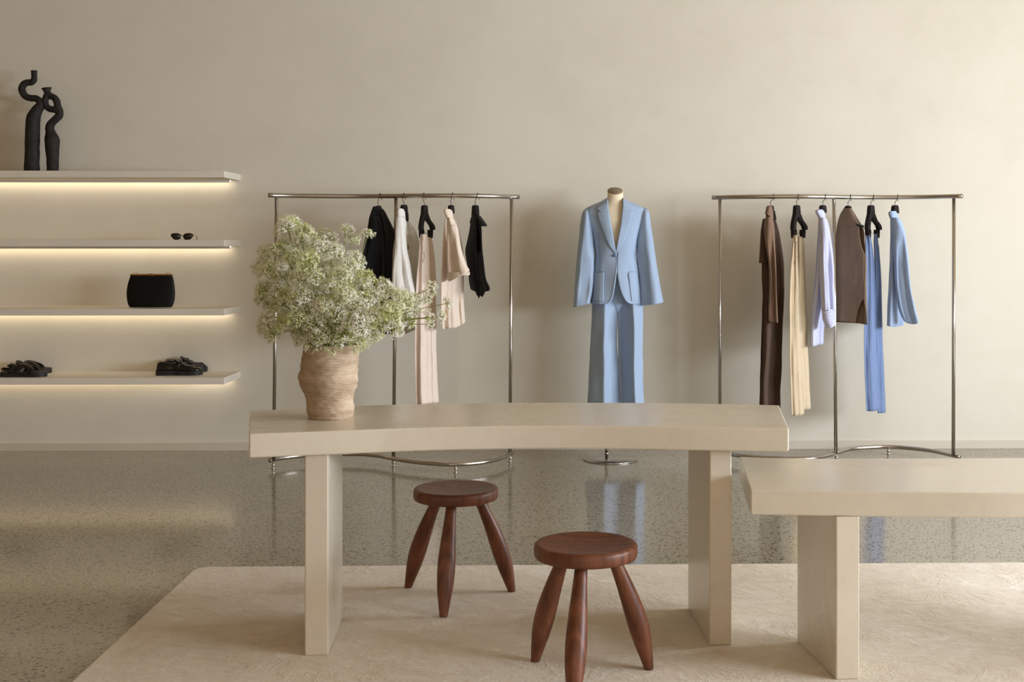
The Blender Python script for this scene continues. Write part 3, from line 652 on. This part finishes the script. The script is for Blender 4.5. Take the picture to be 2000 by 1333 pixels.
# ------------------------------------------------------------------ mannequin
ym = 7.5
base = PZ(1193, 898.5, 0); zb = 0
rodx = P(1185, 890, base.y).x
t = empty('mannequin', (base.x, base.y, 0)); tag(t, 'headless cream dress form on a round steel base, wearing the pale blue suit', 'mannequin')
lathe('base_plate', [(.001,0),(.163,0),(.1645,.002),(.1645,.006),(.162,.008),(.001,.0095)], M_STEEL, (base.x, base.y, 0), t, 64)
yr = base.y + .03
sweep('rod', [Vector((rodx, yr, .008)), Vector((rodx, yr, .75))], .0095, M_STEEL, t, 20)
lathe('collar', [(.010,0),(.0155,.001),(.0165,.006),(.0155,.012),(.010,.013)], M_CHROME, (rodx, yr, .028), t, 24)
bust = tube('bust', [(374,1187,1216),(380,1186.5,1217),(388,1186,1217.5),(396,1182,1221),(404,1172,1234),(412,1160,1248),(430,1158,1250),(470,1164,1241),(500,1170,1236),(520,1171,1236)], ym, M_BUST, t, B=.07, thick=0, nv=80, cap=True, closebot=True,
     Brow=[(374,.66),(388,.66),(404,.85),(430,1.1),(470,1.15),(500,.85),(520,.75)])
# slanted neck cap
cc = P(1201.2, 373.2, ym); TI = R(27)
for v_ in bust.o.data.vertices:
    zl = cc.z + (v_.co.y - cc.y) * math.tan(TI)
    if v_.co.z > zl or v_.co.z > P(1201, 379, ym).z: v_.co.z = min(v_.co.z + .02, zl) if v_.co.z <= zl else zl
V, Fc = lathe_data([(.001,-.004),(.0455,-.004),(.0455,.002),(.001,.003)], 40)
M4 = Matrix.Translation(cc + Vector((0,0,.001))) @ Matrix.Rotation(TI, 4, 'X')
mesh('neck_cap', [M4 @ Vector(v) for v in V], Fc, M_CAP, t); 
# blazer worn by it
t = empty('blue_suit_blazer', (cc.x, ym, P(1200,592,ym).z)); tag(t, 'pale blue single button blazer with patch pockets worn by the mannequin', 'blazer')
jb = tube('body', [(386,1187,1216),(390,1181,1221),(395,1172,1231),(400,1160,1243),(405,1149,1254),(410,1142,1260),(418,1140.5,1262),(430,1143,1259),(445,1150,1252),(460,1156,1247),(480,1160,1244),(500,1162,1242.5),(515,1160.5,1244.5),(540,1158,1248),(565,1156,1250.5),(593,1154.5,1251.5)], ym, M_SUIT, t, B=.095, nv=110, seg=120,
     Brow=[(386,.62),(395,.72),(405,.8),(420,.92),(450,1.08),(500,1.0),(540,1.08),(593,1.12)], thick=.004, wob=.007,
     opening=[(386,1186.5,1216.5),(392,1186.5,1216),(410,1188,1216),(440,1192.5,1213),(470,1198,1208.5),(490,1202,1205.5),(497,1203.3,1204.3),(530,1203.3,1203.6),(545,1201.2,1205.5),(560,1199,1208.5),(575,1196.5,1213.5),(585,1193.5,1219),(590,1189.5,1224),(593,1184,1230)], folds=[(6,.003,0,480,560)])
for side in (-1, 1):
    X = (lambda u: u) if side < 0 else (lambda u: 2407 - u)
    if side < 0:
        rows = [(409,1143,1147.5),(411,1140.5,1149.5),(414,1138.6,1151),(420,1136.8,1152),(440,1133.5,1155),(460,1131.5,1157.5),(480,1129.5,1159),(510,1126.5,1160.5),(540,1124,1160),(570,1122,1157.5),(590,1120,1154.5),(596,1119.5,1154)]
        hm = lambda c, s: -4 * c
    else:
        rows = [(406.5,1256,1261),(408.5,1254.5,1263.5),(412,1253,1266),(418,1252,1268),(440,1248.5,1271),(460,1246,1274),(480,1244.5,1277),(510,1246,1281.5),(540,1248.5,1286),(570,1250.5,1291),(590,1252,1294.5),(594,1252,1295)]
        hm = lambda c, s: -3 * c
    tube('sleeve', rows, ym - .012, M_SUIT, t, B=.062, folds=[(3,.007,.4 + side,430,520)], wob=.009, cap=True, Brow=[(404,.1),(408,.2),(411,.5),(415,.75),(422,.9),(440,1.0),(596,1.15)], hem=hm, seed=side * 4)
# lapels with notch, collar, seams, pockets, button
patch('collar', [(1186.5,390.5),(1187.5,398),(1188.5,405),(1189.5,413.6)], [(1179,396),(1171,403),(1165.3,408.4),(1173.5,413.4)], jb, M_SUIT, t, off=.012, thick=.004)
patch('collar', [(1216.5,390.5),(1216.5,398),(1216,405),(1215.3,413.4)], [(1225,396),(1233,403),(1238.3,407.6),(1230,412.4)], jb, M_SUIT, t, off=.012, thick=.004)
patch('lapel', [(1189.5,413.0),(1191,425),(1194,442),(1198,465),(1201.5,483),(1203.6,497)], [(1173.5,413.4),(1166.8,416.6),(1170.5,432),(1180,458),(1191,481),(1203.2,496)], jb, M_SUIT, t, off=.010, thick=.004)
patch('lapel', [(1215.3,413.2),(1214,425),(1212,442),(1208,465),(1204.8,483),(1202.5,497)], [(1230,412.3),(1236,415.2),(1232,431),(1224,456),(1214.5,480),(1203.5,497)], jb, M_SUIT, t, off=.010, thick=.004)
seamline('dart_seam', [(1169,457),(1170.5,480),(1172,510),(1172.5,532),(1172.5,560),(1172.5,585)], jb, M_SEAM, t, off=.0035, r=.0010)
seamline('dart_seam', [(1232,460),(1231.5,480),(1233,510),(1235,532),(1239,560),(1243,587)], jb, M_SEAM, t, off=.0035, r=.0010)
seamline('front_edge', [(1204.5,500),(1204,520),(1202,540),(1199.5,556),(1197,572),(1194,583),(1188,590)], jb, M_SUIT, t, off=.003, r=.0018)
patch('pocket', [(1160,533),(1159.5,560),(1158.5,588)], [(1180,532.5),(1180,560),(1180,588)], jb, M_SUIT, t, off=.006, thick=.004)
patch('pocket', [(1227,533.5),(1230,560),(1233,588)], [(1246,532),(1248,560),(1249.5,588)], jb, M_SUIT, t, off=.006, thick=.004)
seamline('pocket_edge', [(1162,533),(1180,532.5),(1180.5,560),(1180.5,588)], jb, M_SEAM, t, off=.006, r=.0008)
seamline('pocket_edge', [(1246,532.5),(1227,533.5),(1230,560),(1233,588)], jb, M_SEAM, t, off=.006, r=.0008)
bp_ = jb.front(1200.5, 499.5, .009); V, Fc = lathe_data([(.001,-.002),(.009,-.002),(.0095,0),(.008,.002),(.001,.0015)], 24)
M4 = Matrix.Translation(bp_) @ Matrix.Rotation(R(90), 4, 'X'); mesh('button', [M4 @ Vector(v) for v in V], Fc, M_SEAM, t)
# trousers worn by it
t = empty('blue_suit_trousers', (cc.x, ym, P(1200,858,ym).z)); tag(t, 'pale blue wide leg trousers with pressed creases worn by the mannequin', 'trousers')
def crp(c0, a=.42, b=.8, wdt=.9): return lambda c, s, v: (s * .75 if s >= 0 else s * a - b * max(0, 1 - abs(c - c0) / wdt))
tube('hip', [(515,1168,1238),(530,1164,1242),(545,1162,1245),(565,1162,1247),(580,1176,1234),(594,1193,1218),(610,1204,1207.5)], ym, M_SUIT, t, B=.072, thick=.003, cap=True, Brow=[(515,1),(550,1),(575,.7),(594,.4),(610,.15)])
tube('leg', [(560,1160,1205.5),(590,1157.5,1205.8),(620,1156,1205),(650,1154.5,1204.6),(680,1153,1205),(720,1151,1207),(760,1149,1209),(787,1147.5,1211),(858,1144,1215)], ym, M_SUIT, t, B=.075, prof=crp(-.02, .3, 1.05, .95), thick=.003, Brow=[(560,.56),(592,.62),(606,.85),(640,1),(858,1)], cap=True, wob=.010, folds=[(3,.004,0,620,760)], nv=90, seg=96)
tube('leg', [(560,1205.5,1251),(590,1205.8,1254),(620,1206.4,1255.5),(650,1207.4,1255),(680,1207.6,1254.6),(720,1207.8,1255),(760,1209,1256),(787,1210,1257),(858,1213,1259)], ym, M_SUIT, t, B=.075, prof=crp(.22, .25, 1.25, .95), thick=.003, Brow=[(560,.56),(592,.62),(606,.85),(640,1),(858,1)], cap=True, wob=.010, folds=[(3,.003,1,620,760)], nv=90, seg=96, seed=7)
# ------------------------------------------------------------------ vase
yv = 4.215
rows = [(672,594,700),(690,591.5,700),(705,589,699.5),(718,587.5,698.5),(724,586.5,699),(728,584,697.5),(736,583,698),(744,585,699),(748,585.5,697.5),(756,589,696.5),(762,592,693),(770,596,691),(780,598.5,689.5),(788,599.5,690.5),(796,600,691.5),(804,600.5,691),(811,602.5,689.5),(816.5,605.5,686)]
t = empty('coiled_vase', (P(645,815,yv).x, yv, .715)); tag(t, 'irregular tan coiled stoneware vase standing on the tall curved table', 'vase')
Rs = sorted(cat(rows, 6)); V = []; Fc = []; SEG = 96; NV = 150; zv0 = .715; zv1 = P(645, 672, yv).z
def vase_r(z, a_):
    # v for this z
    vpix = PY - (z - H) * F_PX / yv; vpix = min(max(vpix, 672), 816.5); r = interp(Rs, vpix); xl_ = P(r[1], vpix, yv).x; xr_ = P(r[2], vpix, yv).x
    xc = (xl_ + xr_) / 2; wd = (xr_ - xl_) / 2
    coil = .0011 * math.sin(2 * math.pi * (z + .0015 * math.sin(3 * a_)) / .0062)
    lump = .0045 * noise.noise(Vector((math.cos(a_) * 1.3, math.sin(a_) * 1.3, z * 26))) * abs(math.sin(a_)) + .0025 * noise.noise(Vector((math.cos(a_) * 4, math.sin(a_) * 4, z * 90)))
    return xc, wd + coil + lump
for j in range(NV + 1):
    z = zv0 + (zv1 - zv0) * j / NV
    for i in range(SEG):
        a_ = 2 * math.pi * i / SEG; xc, r = vase_r(z, a_)
        if j == 0: r -= .004
        V.append((xc + r * math.cos(a_), yv + r * math.sin(a_) * .97, z))
for j in range(NV + 1, NV + 21):
    z = zv1 - (j - NV) / 20 * (zv1 - zv0 - .012)
    for i in range(SEG):
        a_ = 2 * math.pi * i / SEG; xc, r = vase_r(z, a_); r -= .009
        V.append((xc + r * math.cos(a_), yv + r * math.sin(a_) * .97, z))
NR = NV + 21
for j in range(NR - 1):
    for i in range(SEG): Fc.append((j*SEG+i, j*SEG+(i+1)%SEG, (j+1)*SEG+(i+1)%SEG, (j+1)*SEG+i))
Fc.append(tuple(range(SEG-1, -1, -1))); Fc.append(tuple((NR-1)*SEG+i for i in range(SEG)))
mesh('vessel', V, Fc, M_COIL, t)
vx = (P(594,680,yv).x + P(700,680,yv).x) / 2
# ------------------------------------------------------------------ flowers
rnd = random.Random(11)
def rot_to(d):
    return Vector((0,0,1)).rotation_difference(d.normalized()).to_matrix()
def cluster_mesh(seed, Rc=.055, n_umb=14, n_fl=38):
    rg = random.Random(seed); V = []; Fc = []; MI = []
    def floret(p, nrm, s, bud):
        Q = rot_to(nrm); n0 = len(V)
        if bud:
            pts = [(s*.45,0,0),(0,s*.45,0),(-s*.45,0,0),(0,-s*.45,0),(0,0,s*.7)]
            V.extend(p + Q @ Vector(q) for q in pts); Fc.extend([(n0,n0+1,n0+4),(n0+1,n0+2,n0+4),(n0+2,n0+3,n0+4),(n0+3,n0,n0+4)]); MI.extend([1]*4); return
        ph = rg.random() * 6.28; V.append(p + Q @ Vector((0,0,0)))
        for i in range(5):
            a_ = ph + i * 2*math.pi/5; h = .2*s
            for da, rr, zz in ((-.42,.62,h*.6),(0,1.0,h),(.42,.62,h*.6)):
                V.append(p + Q @ Vector((math.cos(a_+da)*rr*s, math.sin(a_+da)*rr*s, zz)))
            b = n0 + 1 + i*3; Fc.append((n0, b, b+1, b+2)); MI.append(0)
    def twig(a_, b_, r0, r1, seg=3):
        n0 = len(V); v, f = sweep_data([a_, b_], [r0, r1], seg, caps=False); V.extend(v); Fc.extend(tuple(i+n0 for i in q) for q in f); MI.extend([2]*len(f))
    org = Vector((0,0,0))
    for u in range(n_umb):
        phi = u * 2.399 + rg.random()*.5; th = math.acos(1 - (u + .5) / n_umb * .95)
        d = Vector((math.sin(th)*math.cos(phi), math.sin(th)*math.sin(phi), math.cos(th))); L = Rc * rg.uniform(.72, 1.08)
        e = org + d * L; hub = org + d * L * .55; twig(org, hub, .0011, .0008)
        buddy = rg.random() < .28
        for k in range(n_fl):
            dd = (d * rg.uniform(.5, 1.4) + Vector((rg.gauss(0,.62), rg.gauss(0,.62), rg.gauss(0,.62)))).normalized()
            fp = hub + dd * Rc * rg.uniform(.30, .50)
            if k % 3 == 0: twig(hub, fp, .0005, .0003)
            bud = rg.random() < (.75 if buddy else .18)
            floret(fp, (dd + Vector((rg.gauss(0,.35), rg.gauss(0,.35), rg.gauss(0,.35)))), rg.uniform(.0036,.0052) * (.8 if bud else 1), bud)
    me = bpy.data.meshes.new('blossoms'); me.from_pydata([tuple(v) for v in V], [], Fc); me.update()
    for m in (M_PETAL, M_BUD, M_STEM): me.materials.append(m)
    me.polygons.foreach_set('material_index', MI); return me
CM = [cluster_mesh(s) for s in range(9)]
CMs = [cluster_mesh(s + 50, .036, 8, 22) for s in range(4)]
poly = [(530,440),(540,424),(572,417),(602,436),(640,436),(655,462),(690,478),(712,500),(735,532),(770,545),(812,540),(832,585),(818,628),(785,652),(740,674),(700,690),(640,692),(585,676),(535,668),(502,655),(494,610),(497,560),(490,515),(502,485),(528,465)]
def inside(u, v):
    c = False; n = len(poly)
    for i in range(n):
        (x1_, y1_), (x2_, y2_) = poly[i], poly[(i+1) % n]
        if (y1_ > v) != (y2_ > v) and u < (x2_-x1_)*(v-y1_)/(y2_-y1_)+x1_: c = not c
    return c
def edist(u, v):
    best = 1e9
    for i in range(len(poly)):
        a_ = Vector(poly[i]); b_ = Vector(poly[(i+1) % len(poly)]); ab = b_-a_; p = Vector((u, v)); tt = max(0, min(1, (p-a_).dot(ab)/ab.length_squared)); best = min(best, (p-a_-ab*tt).length)
    return best
mouth = Vector((vx, yv, zv1))
def sprig(c, me, label, group=None, dirv=None, scale=1.0, bare=False):
    d = (c - mouth); out = (Vector((d.x, d.y, max(d.z, -.02) + .05))).normalized() if dirv is None else dirv.normalized()
    foot = mouth + Vector((max(-.05, min(.05, d.x*.2)), max(-.05, min(.05, d.y*.2)), -.10))
    # arched stalk that leaves through the vase mouth
    gate = mouth + Vector((max(-.066, min(.066, d.x*.35)), max(-.066, min(.066, d.y*.35)), .012))
    base = c - out * .018
    if d.z > .03: mid = gate.lerp(base, .55) + Vector((0, 0, .02))
    else: mid = gate.lerp(base, .5) + Vector((0, 0, .05 + .1 * (d - Vector((0,0,d.z))).length))
    t = empty('flower_sprig', foot); tag(t, label, 'flower', group)
    v, f = sweep_data([Vector(p) for p in cat([foot, gate, mid, base, c], 6)], .0013, 5); mesh('stem', v, f, M_STEM, t)
    o = bpy.data.objects.new('blossoms', me); COL.objects.link(o); o.parent = t; o['kind'] = 'stuff'
    rm = rot_to(out).to_4x4() @ Matrix.Rotation(rnd.random()*6.28, 4, 'Z')
    o.matrix_parent_inverse = t.matrix_basis.inverted(); o.matrix_basis = Matrix.Translation(base) @ rm @ Matrix.Scale(scale, 4)
    return t
placed = []; tries = 0
while len(placed) < 125 and tries < 20000:
    tries += 1; u = rnd.uniform(495, 830); v = rnd.uniform(420, 690)
    if not inside(u, v): continue
    e = edist(u, v)
    if e < 15: continue
    half = min(.21, .05 + e * .0023); yy = yv + rnd.uniform(-1, 1) * half
    if rnd.random() < .45: yy = yv - half * rnd.uniform(.75, 1.0)
    c = P(u, v, yy)
    if (c - mouth).length < .06 or (c.z < zv1 + .02 and abs(c.x - vx) < .10 and abs(yy - yv) < .13): continue
    if any((c - q).length < .052 for q in placed): continue
    placed.append(c)
for i, c in enumerate(placed):
    sprig(c, CM[i % 9] if edist(*(500, 500)) or True else None, 'white and lime umbel flower sprig in the dense bunch filling the coiled vase', 'white umbel flowers in the vase', scale=rnd.uniform(.62, .9))
spec = [((560,441), -.02, .95, CM[1], 'umbel flower head topping the upper left of the bunch, against the steel post'),
        ((592,452), -.05, .85, CM[2], 'white umbel flower head just right of the topmost upper left head'),
        ((676,443), .0, .60, CM[3], 'tall white umbel flower rising at the top centre of the bunch'),
        ((690,462), -.01, .55, CM[4], 'white umbel flower just beneath the tall top centre one'),
        ((698,490), -.03, .60, CMs[0], 'small umbel on the long bare green stalk at the top centre'),
        ((720,452), -.02, .85, CMs[1], 'small umbel flower sticking out in front of the black blazer'),
        ((512,484), .0, .9, CMs[2], 'umbel flower reaching out at the upper left of the bunch'),
        ((502,520), .02, 1.0, CMs[3], 'leftmost umbel flower of the bunch'),
        ((503,580), .02, .9, CMs[0], 'umbel flower reaching out at the middle left of the bunch'),
        ((846,560), -.04, .95, CMs[1], 'umbel flower in front of the blush trousers, high at the right of the bunch'),
        ((838,580), -.02, .9, CMs[2], 'lime umbel flower just below the high right one'),
        ((880,590), -.05, .72, CMs[3], 'rightmost umbel flower, in front of the cream top'),
        ((868,618), -.03, .75, CMs[0], 'umbel flower below the rightmost one'),
        ((842,618), -.05, .9, CMs[1], 'umbel flower on a horizontal stalk low at the right of the bunch'),
        ((846,632), -.05, .7, CMs[2], 'lowest umbel flower at the far right of the bunch'),
        ((648,696), -.13, .40, CMs[3], 'tiny umbel flower drooping over the front of the vase'),
        ((637,688), -.13, .34, CMs[0], 'tiny umbel flower drooping left of the lowest one over the vase'),
        ((690,687), -.12, .30, CMs[1], 'thin small umbel drooping over the right shoulder of the vase')]
for (uv, dy, sc, me, lb) in spec:
    c = P(uv[0], uv[1], yv + dy); d = c - mouth
    sprig(c, me, lb, None, dirv=Vector((d.x, d.y - .02, d.z + (.0 if d.z > 0 else .02))) if c.z > zv1 else Vector((0, -1, -.6)), scale=sc)
# ------------------------------------------------------------------ things on the shelves
def upath(pts, y): return [P(u, v, y) for u, v in pts]
ysc = D - .17
def clay(name, label, runs):
    bits = []
    for pts, flip in runs:
        c = cat(pts, 7); path = [P(p[0], p[1], ysc + (p[3] if len(p) > 3 else 0)) for p in c]; rad = [p[2] * ysc / F_PX for p in c]
        v, f = sweep_data(path, rad, 28); bits.append((v, f))
    V, Fc = join(bits); zmin = zt[0]
    V = [Vector(v) for v in V]; V = [Vector((v.x, v.y, max(v.z, zmin))) for v in V]
    o = mesh(name, V, Fc, M_CLAY); tag(o, label, 'sculpture')
    V2 = o.data.vertices
    for v in V2:
        q = noise.noise(Vector(v.co) * 22) * .0022
        v.co.x += q; v.co.y += q
    return o
clay('clay_sculpture', 'taller black clay sculpture with a snaking S shaped neck on the top shelf',
     [([(62.5,334,14.3),(62.5,315,14),(63,290,13.6),(63.5,260,13.6),(64,240,13.4),(66,228,12.6),(72,215,10.5),(79,206,8.6),(77,198,7.5),(70,192.5,6.6),(62,192,6.4),(53,190,6.4),(46,184,6.4),(42.5,174,6.4),(46,165.5,6.3),(53,161.5,6.2),(61,161,6.2),(65.5,157,6.1),(66.6,149,5.6),(66.6,138,5.9)], 0)])
clay('clay_sculpture', 'shorter black clay sculpture with a looped neck and flared mouth on the top shelf',
     [([(103,334,10.9),(103,318,11.3),(102.5,300,12.4),(102,282,13.6),(101,270,13.4),(98.5,258,9.5),(97,250,8.6),(101,241,7.4),(109,233,7.2),(115.5,226,7),(116,218,6.9),(113,208,6.8),(111,198,6.6),(106,191,6.3),(99,188,6.2),(94,183,5.9),(92,178,6.4),(91.2,174.5,8.0),(90.8,172,9.6)], 0),
      ([(94,182,5.6),(90.5,189,6),(88,198,6.2),(90.5,207.5,6.2),(97.5,213,6.2),(106,214,6.4),(113,217,6.6)], 0)])
# clutch bag
yb_ = D - .32; t = empty('clutch_bag', (P(295,600,yb_).x, yb_, zt[2])); tag(t, 'black clutch bag with rounded sides and a gold clasp frame on the third shelf', 'bag')
rows = [(538,255.5,336),(545,253,338.5),(555,250,340),(568,248,341.4),(580,248,341.2),(590,249.5,339.5),(597,252,337),(600.5,254.5,334.5)]
o = tube('body', rows, yb_, M_BAG, t, B=.035, prof=lambda c, s, v: math.copysign(abs(s) ** .55, s) * (.45 + .55 * max(0, (v - 538) / 62)), thick=0, cap=True, closebot=True, nv=50)
zf = P(295, 538, yb_).z
box('frame', (P(255.5,538,yb_).x, P(336.3,538,yb_).x, yb_-.016, yb_+.016, zf-.002, P(295,535.6,yb_).z), M_GOLD, t, .002)
box('clasp', (P(289.5,538,yb_).x, P(301,538,yb_).x, yb_-.021, yb_+.012, zf-.003, P(295,534.8,yb_).z), M_GOLD, t, .002)
for ul in (261.5, 324.5):
    sweep('strap_ring', [P(u, v, yb_) for u, v in ((ul,536),(ul,533),(ul+.8,532.6),(ul+6.6,532.6),(ul+7.4,533),(ul+7.4,536))], .0011, M_GOLD, t, 8)
# sunglasses
ys_ = D - .36; t = empty('sunglasses', (P(360,468,ys_).x, ys_, zt[1])); tag(t, 'narrow dark tortoiseshell sunglasses lying at the right end of the second shelf', 'sunglasses')
def gpt(u, v, dy=0): p = P(u, v, ys_ + dy); return p
for pts in ([(334,459),(337,457),(342,456.4),(348,456.8),(352,459),(352.8,462),(350.5,466.2),(346,468.6),(341,467.8),(337,464.5),(334.4,461)], [(358,462),(359,459.5),(362,457),(367,456.4),(373,456.8),(376.8,459),(376.6,461.4),(373,466),(368,468.6),(363,468.4),(359.6,466)]):
    loop = cat(pts + [pts[0]], 5); ring = [gpt(u, v) for u, v in loop]
    sweep('rim', ring, .0022, M_TORT, t, 10)
    n = len(ring) - 1; c = sum((Vector(p) for p in ring[:-1]), Vector()) / n
    vv = [Vector(p) for p in ring[:-1]] + [c + Vector((0,-.003,0))]; o = mesh('lens', vv, [(i, (i+1) % n, n) for i in range(n)], M_LENS, t); solid(o, .0018, 0)
sweep('bridge', [gpt(352,460.5), gpt(355,459.6,-.002), gpt(358,461)], .0022, M_TORT, t, 8)
sweep('temple_arm', cat([gpt(376.5,459.5), gpt(380,460.5,.05), gpt(383.5,461.5,.12), gpt(384.4,463,.135), gpt(384.4,468.4,.14)], 5), .0020, M_TORT, t, 8)
sweep('temple_arm', cat([gpt(334.5,459.5), gpt(342,461,.05), gpt(350,462,.12), gpt(352,464,.135), gpt(353,468.4,.14)], 5), .0020, M_TORT, t, 8)
# shoes: lofted along their length (toe towards +x)
def loft_shoe(base, ang, L, W, prof_h, prof_w, z0, mat, name, parent, th=.0, a0=0, a1=math.pi, n=40, seg=24, rim=None):
    V = []; ca, sa = math.cos(ang), math.sin(ang)
    for i in range(n + 1):
        s = i / n; w_ = interp(prof_w, s)[1] * W; h = interp(prof_h, s)[1]; cy = interp(prof_w, s)[2] * W if len(prof_w[0]) > 2 else 0
        b0, b1 = (a0, a1) if rim is None else (0, math.pi)
        for j in range(seg + 1):
            a_ = b0 + (b1 - b0) * j / seg
            yy = cy + w_ * math.cos(a_); zz = z0 + h * math.sin(a_) ** .6 if math.sin(a_) > 0 else z0
            x = s * L; V.append(Vector((base[0] + ca*x - sa*yy, base[1] + sa*x + ca*yy, zz)))
    m = seg + 1; Fc = [(i*m+j, i*m+j+1, (i+1)*m+j+1, (i+1)*m+j) for i in range(n) for j in range(seg)]
    return V, Fc, m
def sole_data(base, ang, L, W, prof_w, z0, z1f, n=40):
    V = []; ca, sa = math.cos(ang), math.sin(ang); ring = []
    for i in range(n + 1):
        s = i / n; w_ = interp(prof_w, s)[1] * W; ring.append((s * L, w_, z1f(s)))
    pts = [(x, w_, z) for x, w_, z in ring] + [(x, -w_, z) for x, w_, z in ring[::-1]]
    N = len(pts)
    for zz in (0, 1):
        for x, yy, z in pts: V.append(Vector((base[0] + ca*x - sa*yy, base[1] + sa*x + ca*yy, z if zz else z0)))
    Fc = [tuple(range(N-1, -1, -1)), tuple(range(N, 2*N))] + [(i, (i+1) % N, N+(i+1) % N, N+i) for i in range(N)]
    return V, Fc
PW = cat([(0,.35),(.03,.62),(.1,.76),(.25,.76),(.45,.72),(.62,.88),(.78,1.0),(.9,.86),(.97,.55),(1,.2)], 4)
def loafer(u0, v0, ang, label, L=.275):
    b = PZ(u0, v0, zt[3]); z0 = zt[3]; t = empty('loafer', (b.x, b.y, z0)); tag(t, label, 'shoe')
    top = lambda s: z0 + .030 - .004 * s + (.006 * max(0, s - .85) / .15)
    v, f = sole_data((b.x, b.y), ang, L, .052, PW, z0 + .004, top); mesh('sole', v, f, M_SOLE, t, smooth=False)
    v, f = sole_data((b.x, b.y), ang, L * .27, .050, [(0,.35),(.1,.7),(.3,.78),(1,.78)], z0, lambda s: z0 + .028); mesh('heel', v, f, M_SOLE, t, smooth=False)
    bb = Vector((b.x + math.cos(ang)*L*.40, b.y + math.sin(ang)*L*.40)); v, f = sole_data((bb.x, bb.y), ang, L*.55, .050, [(0,.70),(.3,.95),(.6,1),(.85,.8),(1,.3)], z0, lambda s: z0 + .02); mesh('forefoot_tread', v, f, M_SOLE, t, smooth=False)
    ph = cat([(0,.030),(.02,.050),(.08,.057),(.2,.055),(.35,.050),(.45,.056),(.5,.058),(.6,.044),(.72,.032),(.85,.028),(.94,.022),(.99,.010),(1,.002)], 4)
    wp = [(a_, b_*.93) for a_, b_ in PW]; zb_ = z0 + .027
    V, Fc, m = loft_shoe((b.x + .004, b.y), ang, L*.97, .050, ph, wp, zb_, M_PATENT, 'upper', t, n=48)
    # open the top between heel and vamp
    keep = []
    for fc in Fc:
        i = fc[0] // m; j = fc[0] % m; s = i / 48
        if .07 < s < .43 and 9 <= j < 15: continue
        keep.append(fc)
    o = mesh('upper', V, keep, M_PATENT, t); solid(o, .003, -1)
    ca, sa = math.cos(ang), math.sin(ang)
    def at(s, yy, zz): return Vector((b.x + ca*s*L - sa*yy, b.y + sa*s*L + ca*yy, zz))
    # raised tongue and strap
    v = []; 
    for s, h, w_ in ((.385,.072,.018),(.42,.069,.022),(.47,.062,.026),(.53,.055,.029),(.6,.047,.028),(.66,.040,.024)):
        for j in range(9):
            q = -1 + j/4; v.append(at(s, w_*q, zb_ + h - .010*q*q))
    o = mesh('tongue', v, [(i*9+j, i*9+j+1, (i+1)*9+j+1, (i+1)*9+j) for i in range(5) for j in range(8)], M_PATENT, t); solid(o, .003, 0)
    sweep('strap', cat([at(.5, -.038, zb_+.022), at(.52, -.033, zb_+.043), at(.54, -.015, zb_+.057), at(.54, .015, zb_+.057), at(.52, .033, zb_+.043), at(.5, .038, zb_+.022)], 5), .006, M_PATENT, t, 10, squash=.4)
    sweep('apron_seam', cat([at(.56, -.032, zb_+.038), at(.7, -.031, zb_+.029), at(.83, -.024, zb_+.027), at(.9, 0, zb_+.0275), at(.83, .024, zb_+.027), at(.7, .031, zb_+.029), at(.56, .032, zb_+.038)], 5), .0022, M_PATENT, t, 8)
loafer(305.5, 733, R(3), 'black patent loafer nearer the edge of the lowest shelf')
loafer(320, 727.5, R(8), 'black patent loafer standing behind its pair on the lowest shelf', .262)
def sandal(u0, v0, ang, label, L=.27):
    b = PZ(u0, v0, zt[3]); z0 = zt[3]; t = empty('sandal', (b.x, b.y, z0)); tag(t, label, 'sandal')
    v, f = sole_data((b.x, b.y), ang, L, .052, PW, z0, lambda s: z0 + .024); mesh('sole', v, f, M_SOLE, t, smooth=False)
    v, f = sole_data((b.x+.003, b.y), ang, L*.98, .049, PW, z0 + .023, lambda s: z0 + .031); mesh('footbed', v, f, M_FOOTBED, t, smooth=False)
    ca, sa = math.cos(ang), math.sin(ang)
    def at(s, yy, zz): return Vector((b.x + ca*s*L - sa*yy, b.y + sa*s*L + ca*yy, z0 + zz))
    def band(pa, pb, wd, hh, nm):
        v = []; n = 16
        for i in range(n+1):
            q = i/n; s = pa[0] + (pb[0]-pa[0])*q; yy = pa[1] + (pb[1]-pa[1])*q; z = .02 + hh*math.sin(math.pi*q)**.7
            for e in (-1, 0, 1): v.append(at(s + e*wd, yy, z + (.003 if e == 0 else 0) - e*.008*math.sin(math.pi*q)))
        o = mesh(nm, v, [(i*3+j, i*3+j+1, (i+1)*3+j+1, (i+1)*3+j) for i in range(n) for j in range(2)], M_SUEDE, t); solid(o, .004, 0)
    band((.40,-.042), (.72,.046), .10, .050, 'strap'); band((.40,.042), (.74,-.048), .09, .046, 'strap'); band((.28,-.040), (.30,.040), .07, .052, 'strap')
    sweep('heel_strap', cat([at(.26,-.036,.035), at(.08,-.030,.045), at(.01,0,.047), at(.08,.030,.045), at(.26,.036,.035)], 6), .006, M_SUEDE, t, 10, squash=.3)
    return t
sandal(2, 736, R(2), 'dark leather sandal nearer the edge of the lowest shelf')
sandal(14, 729.5, R(6), 'dark leather sandal behind its pair on the lowest shelf', .262)
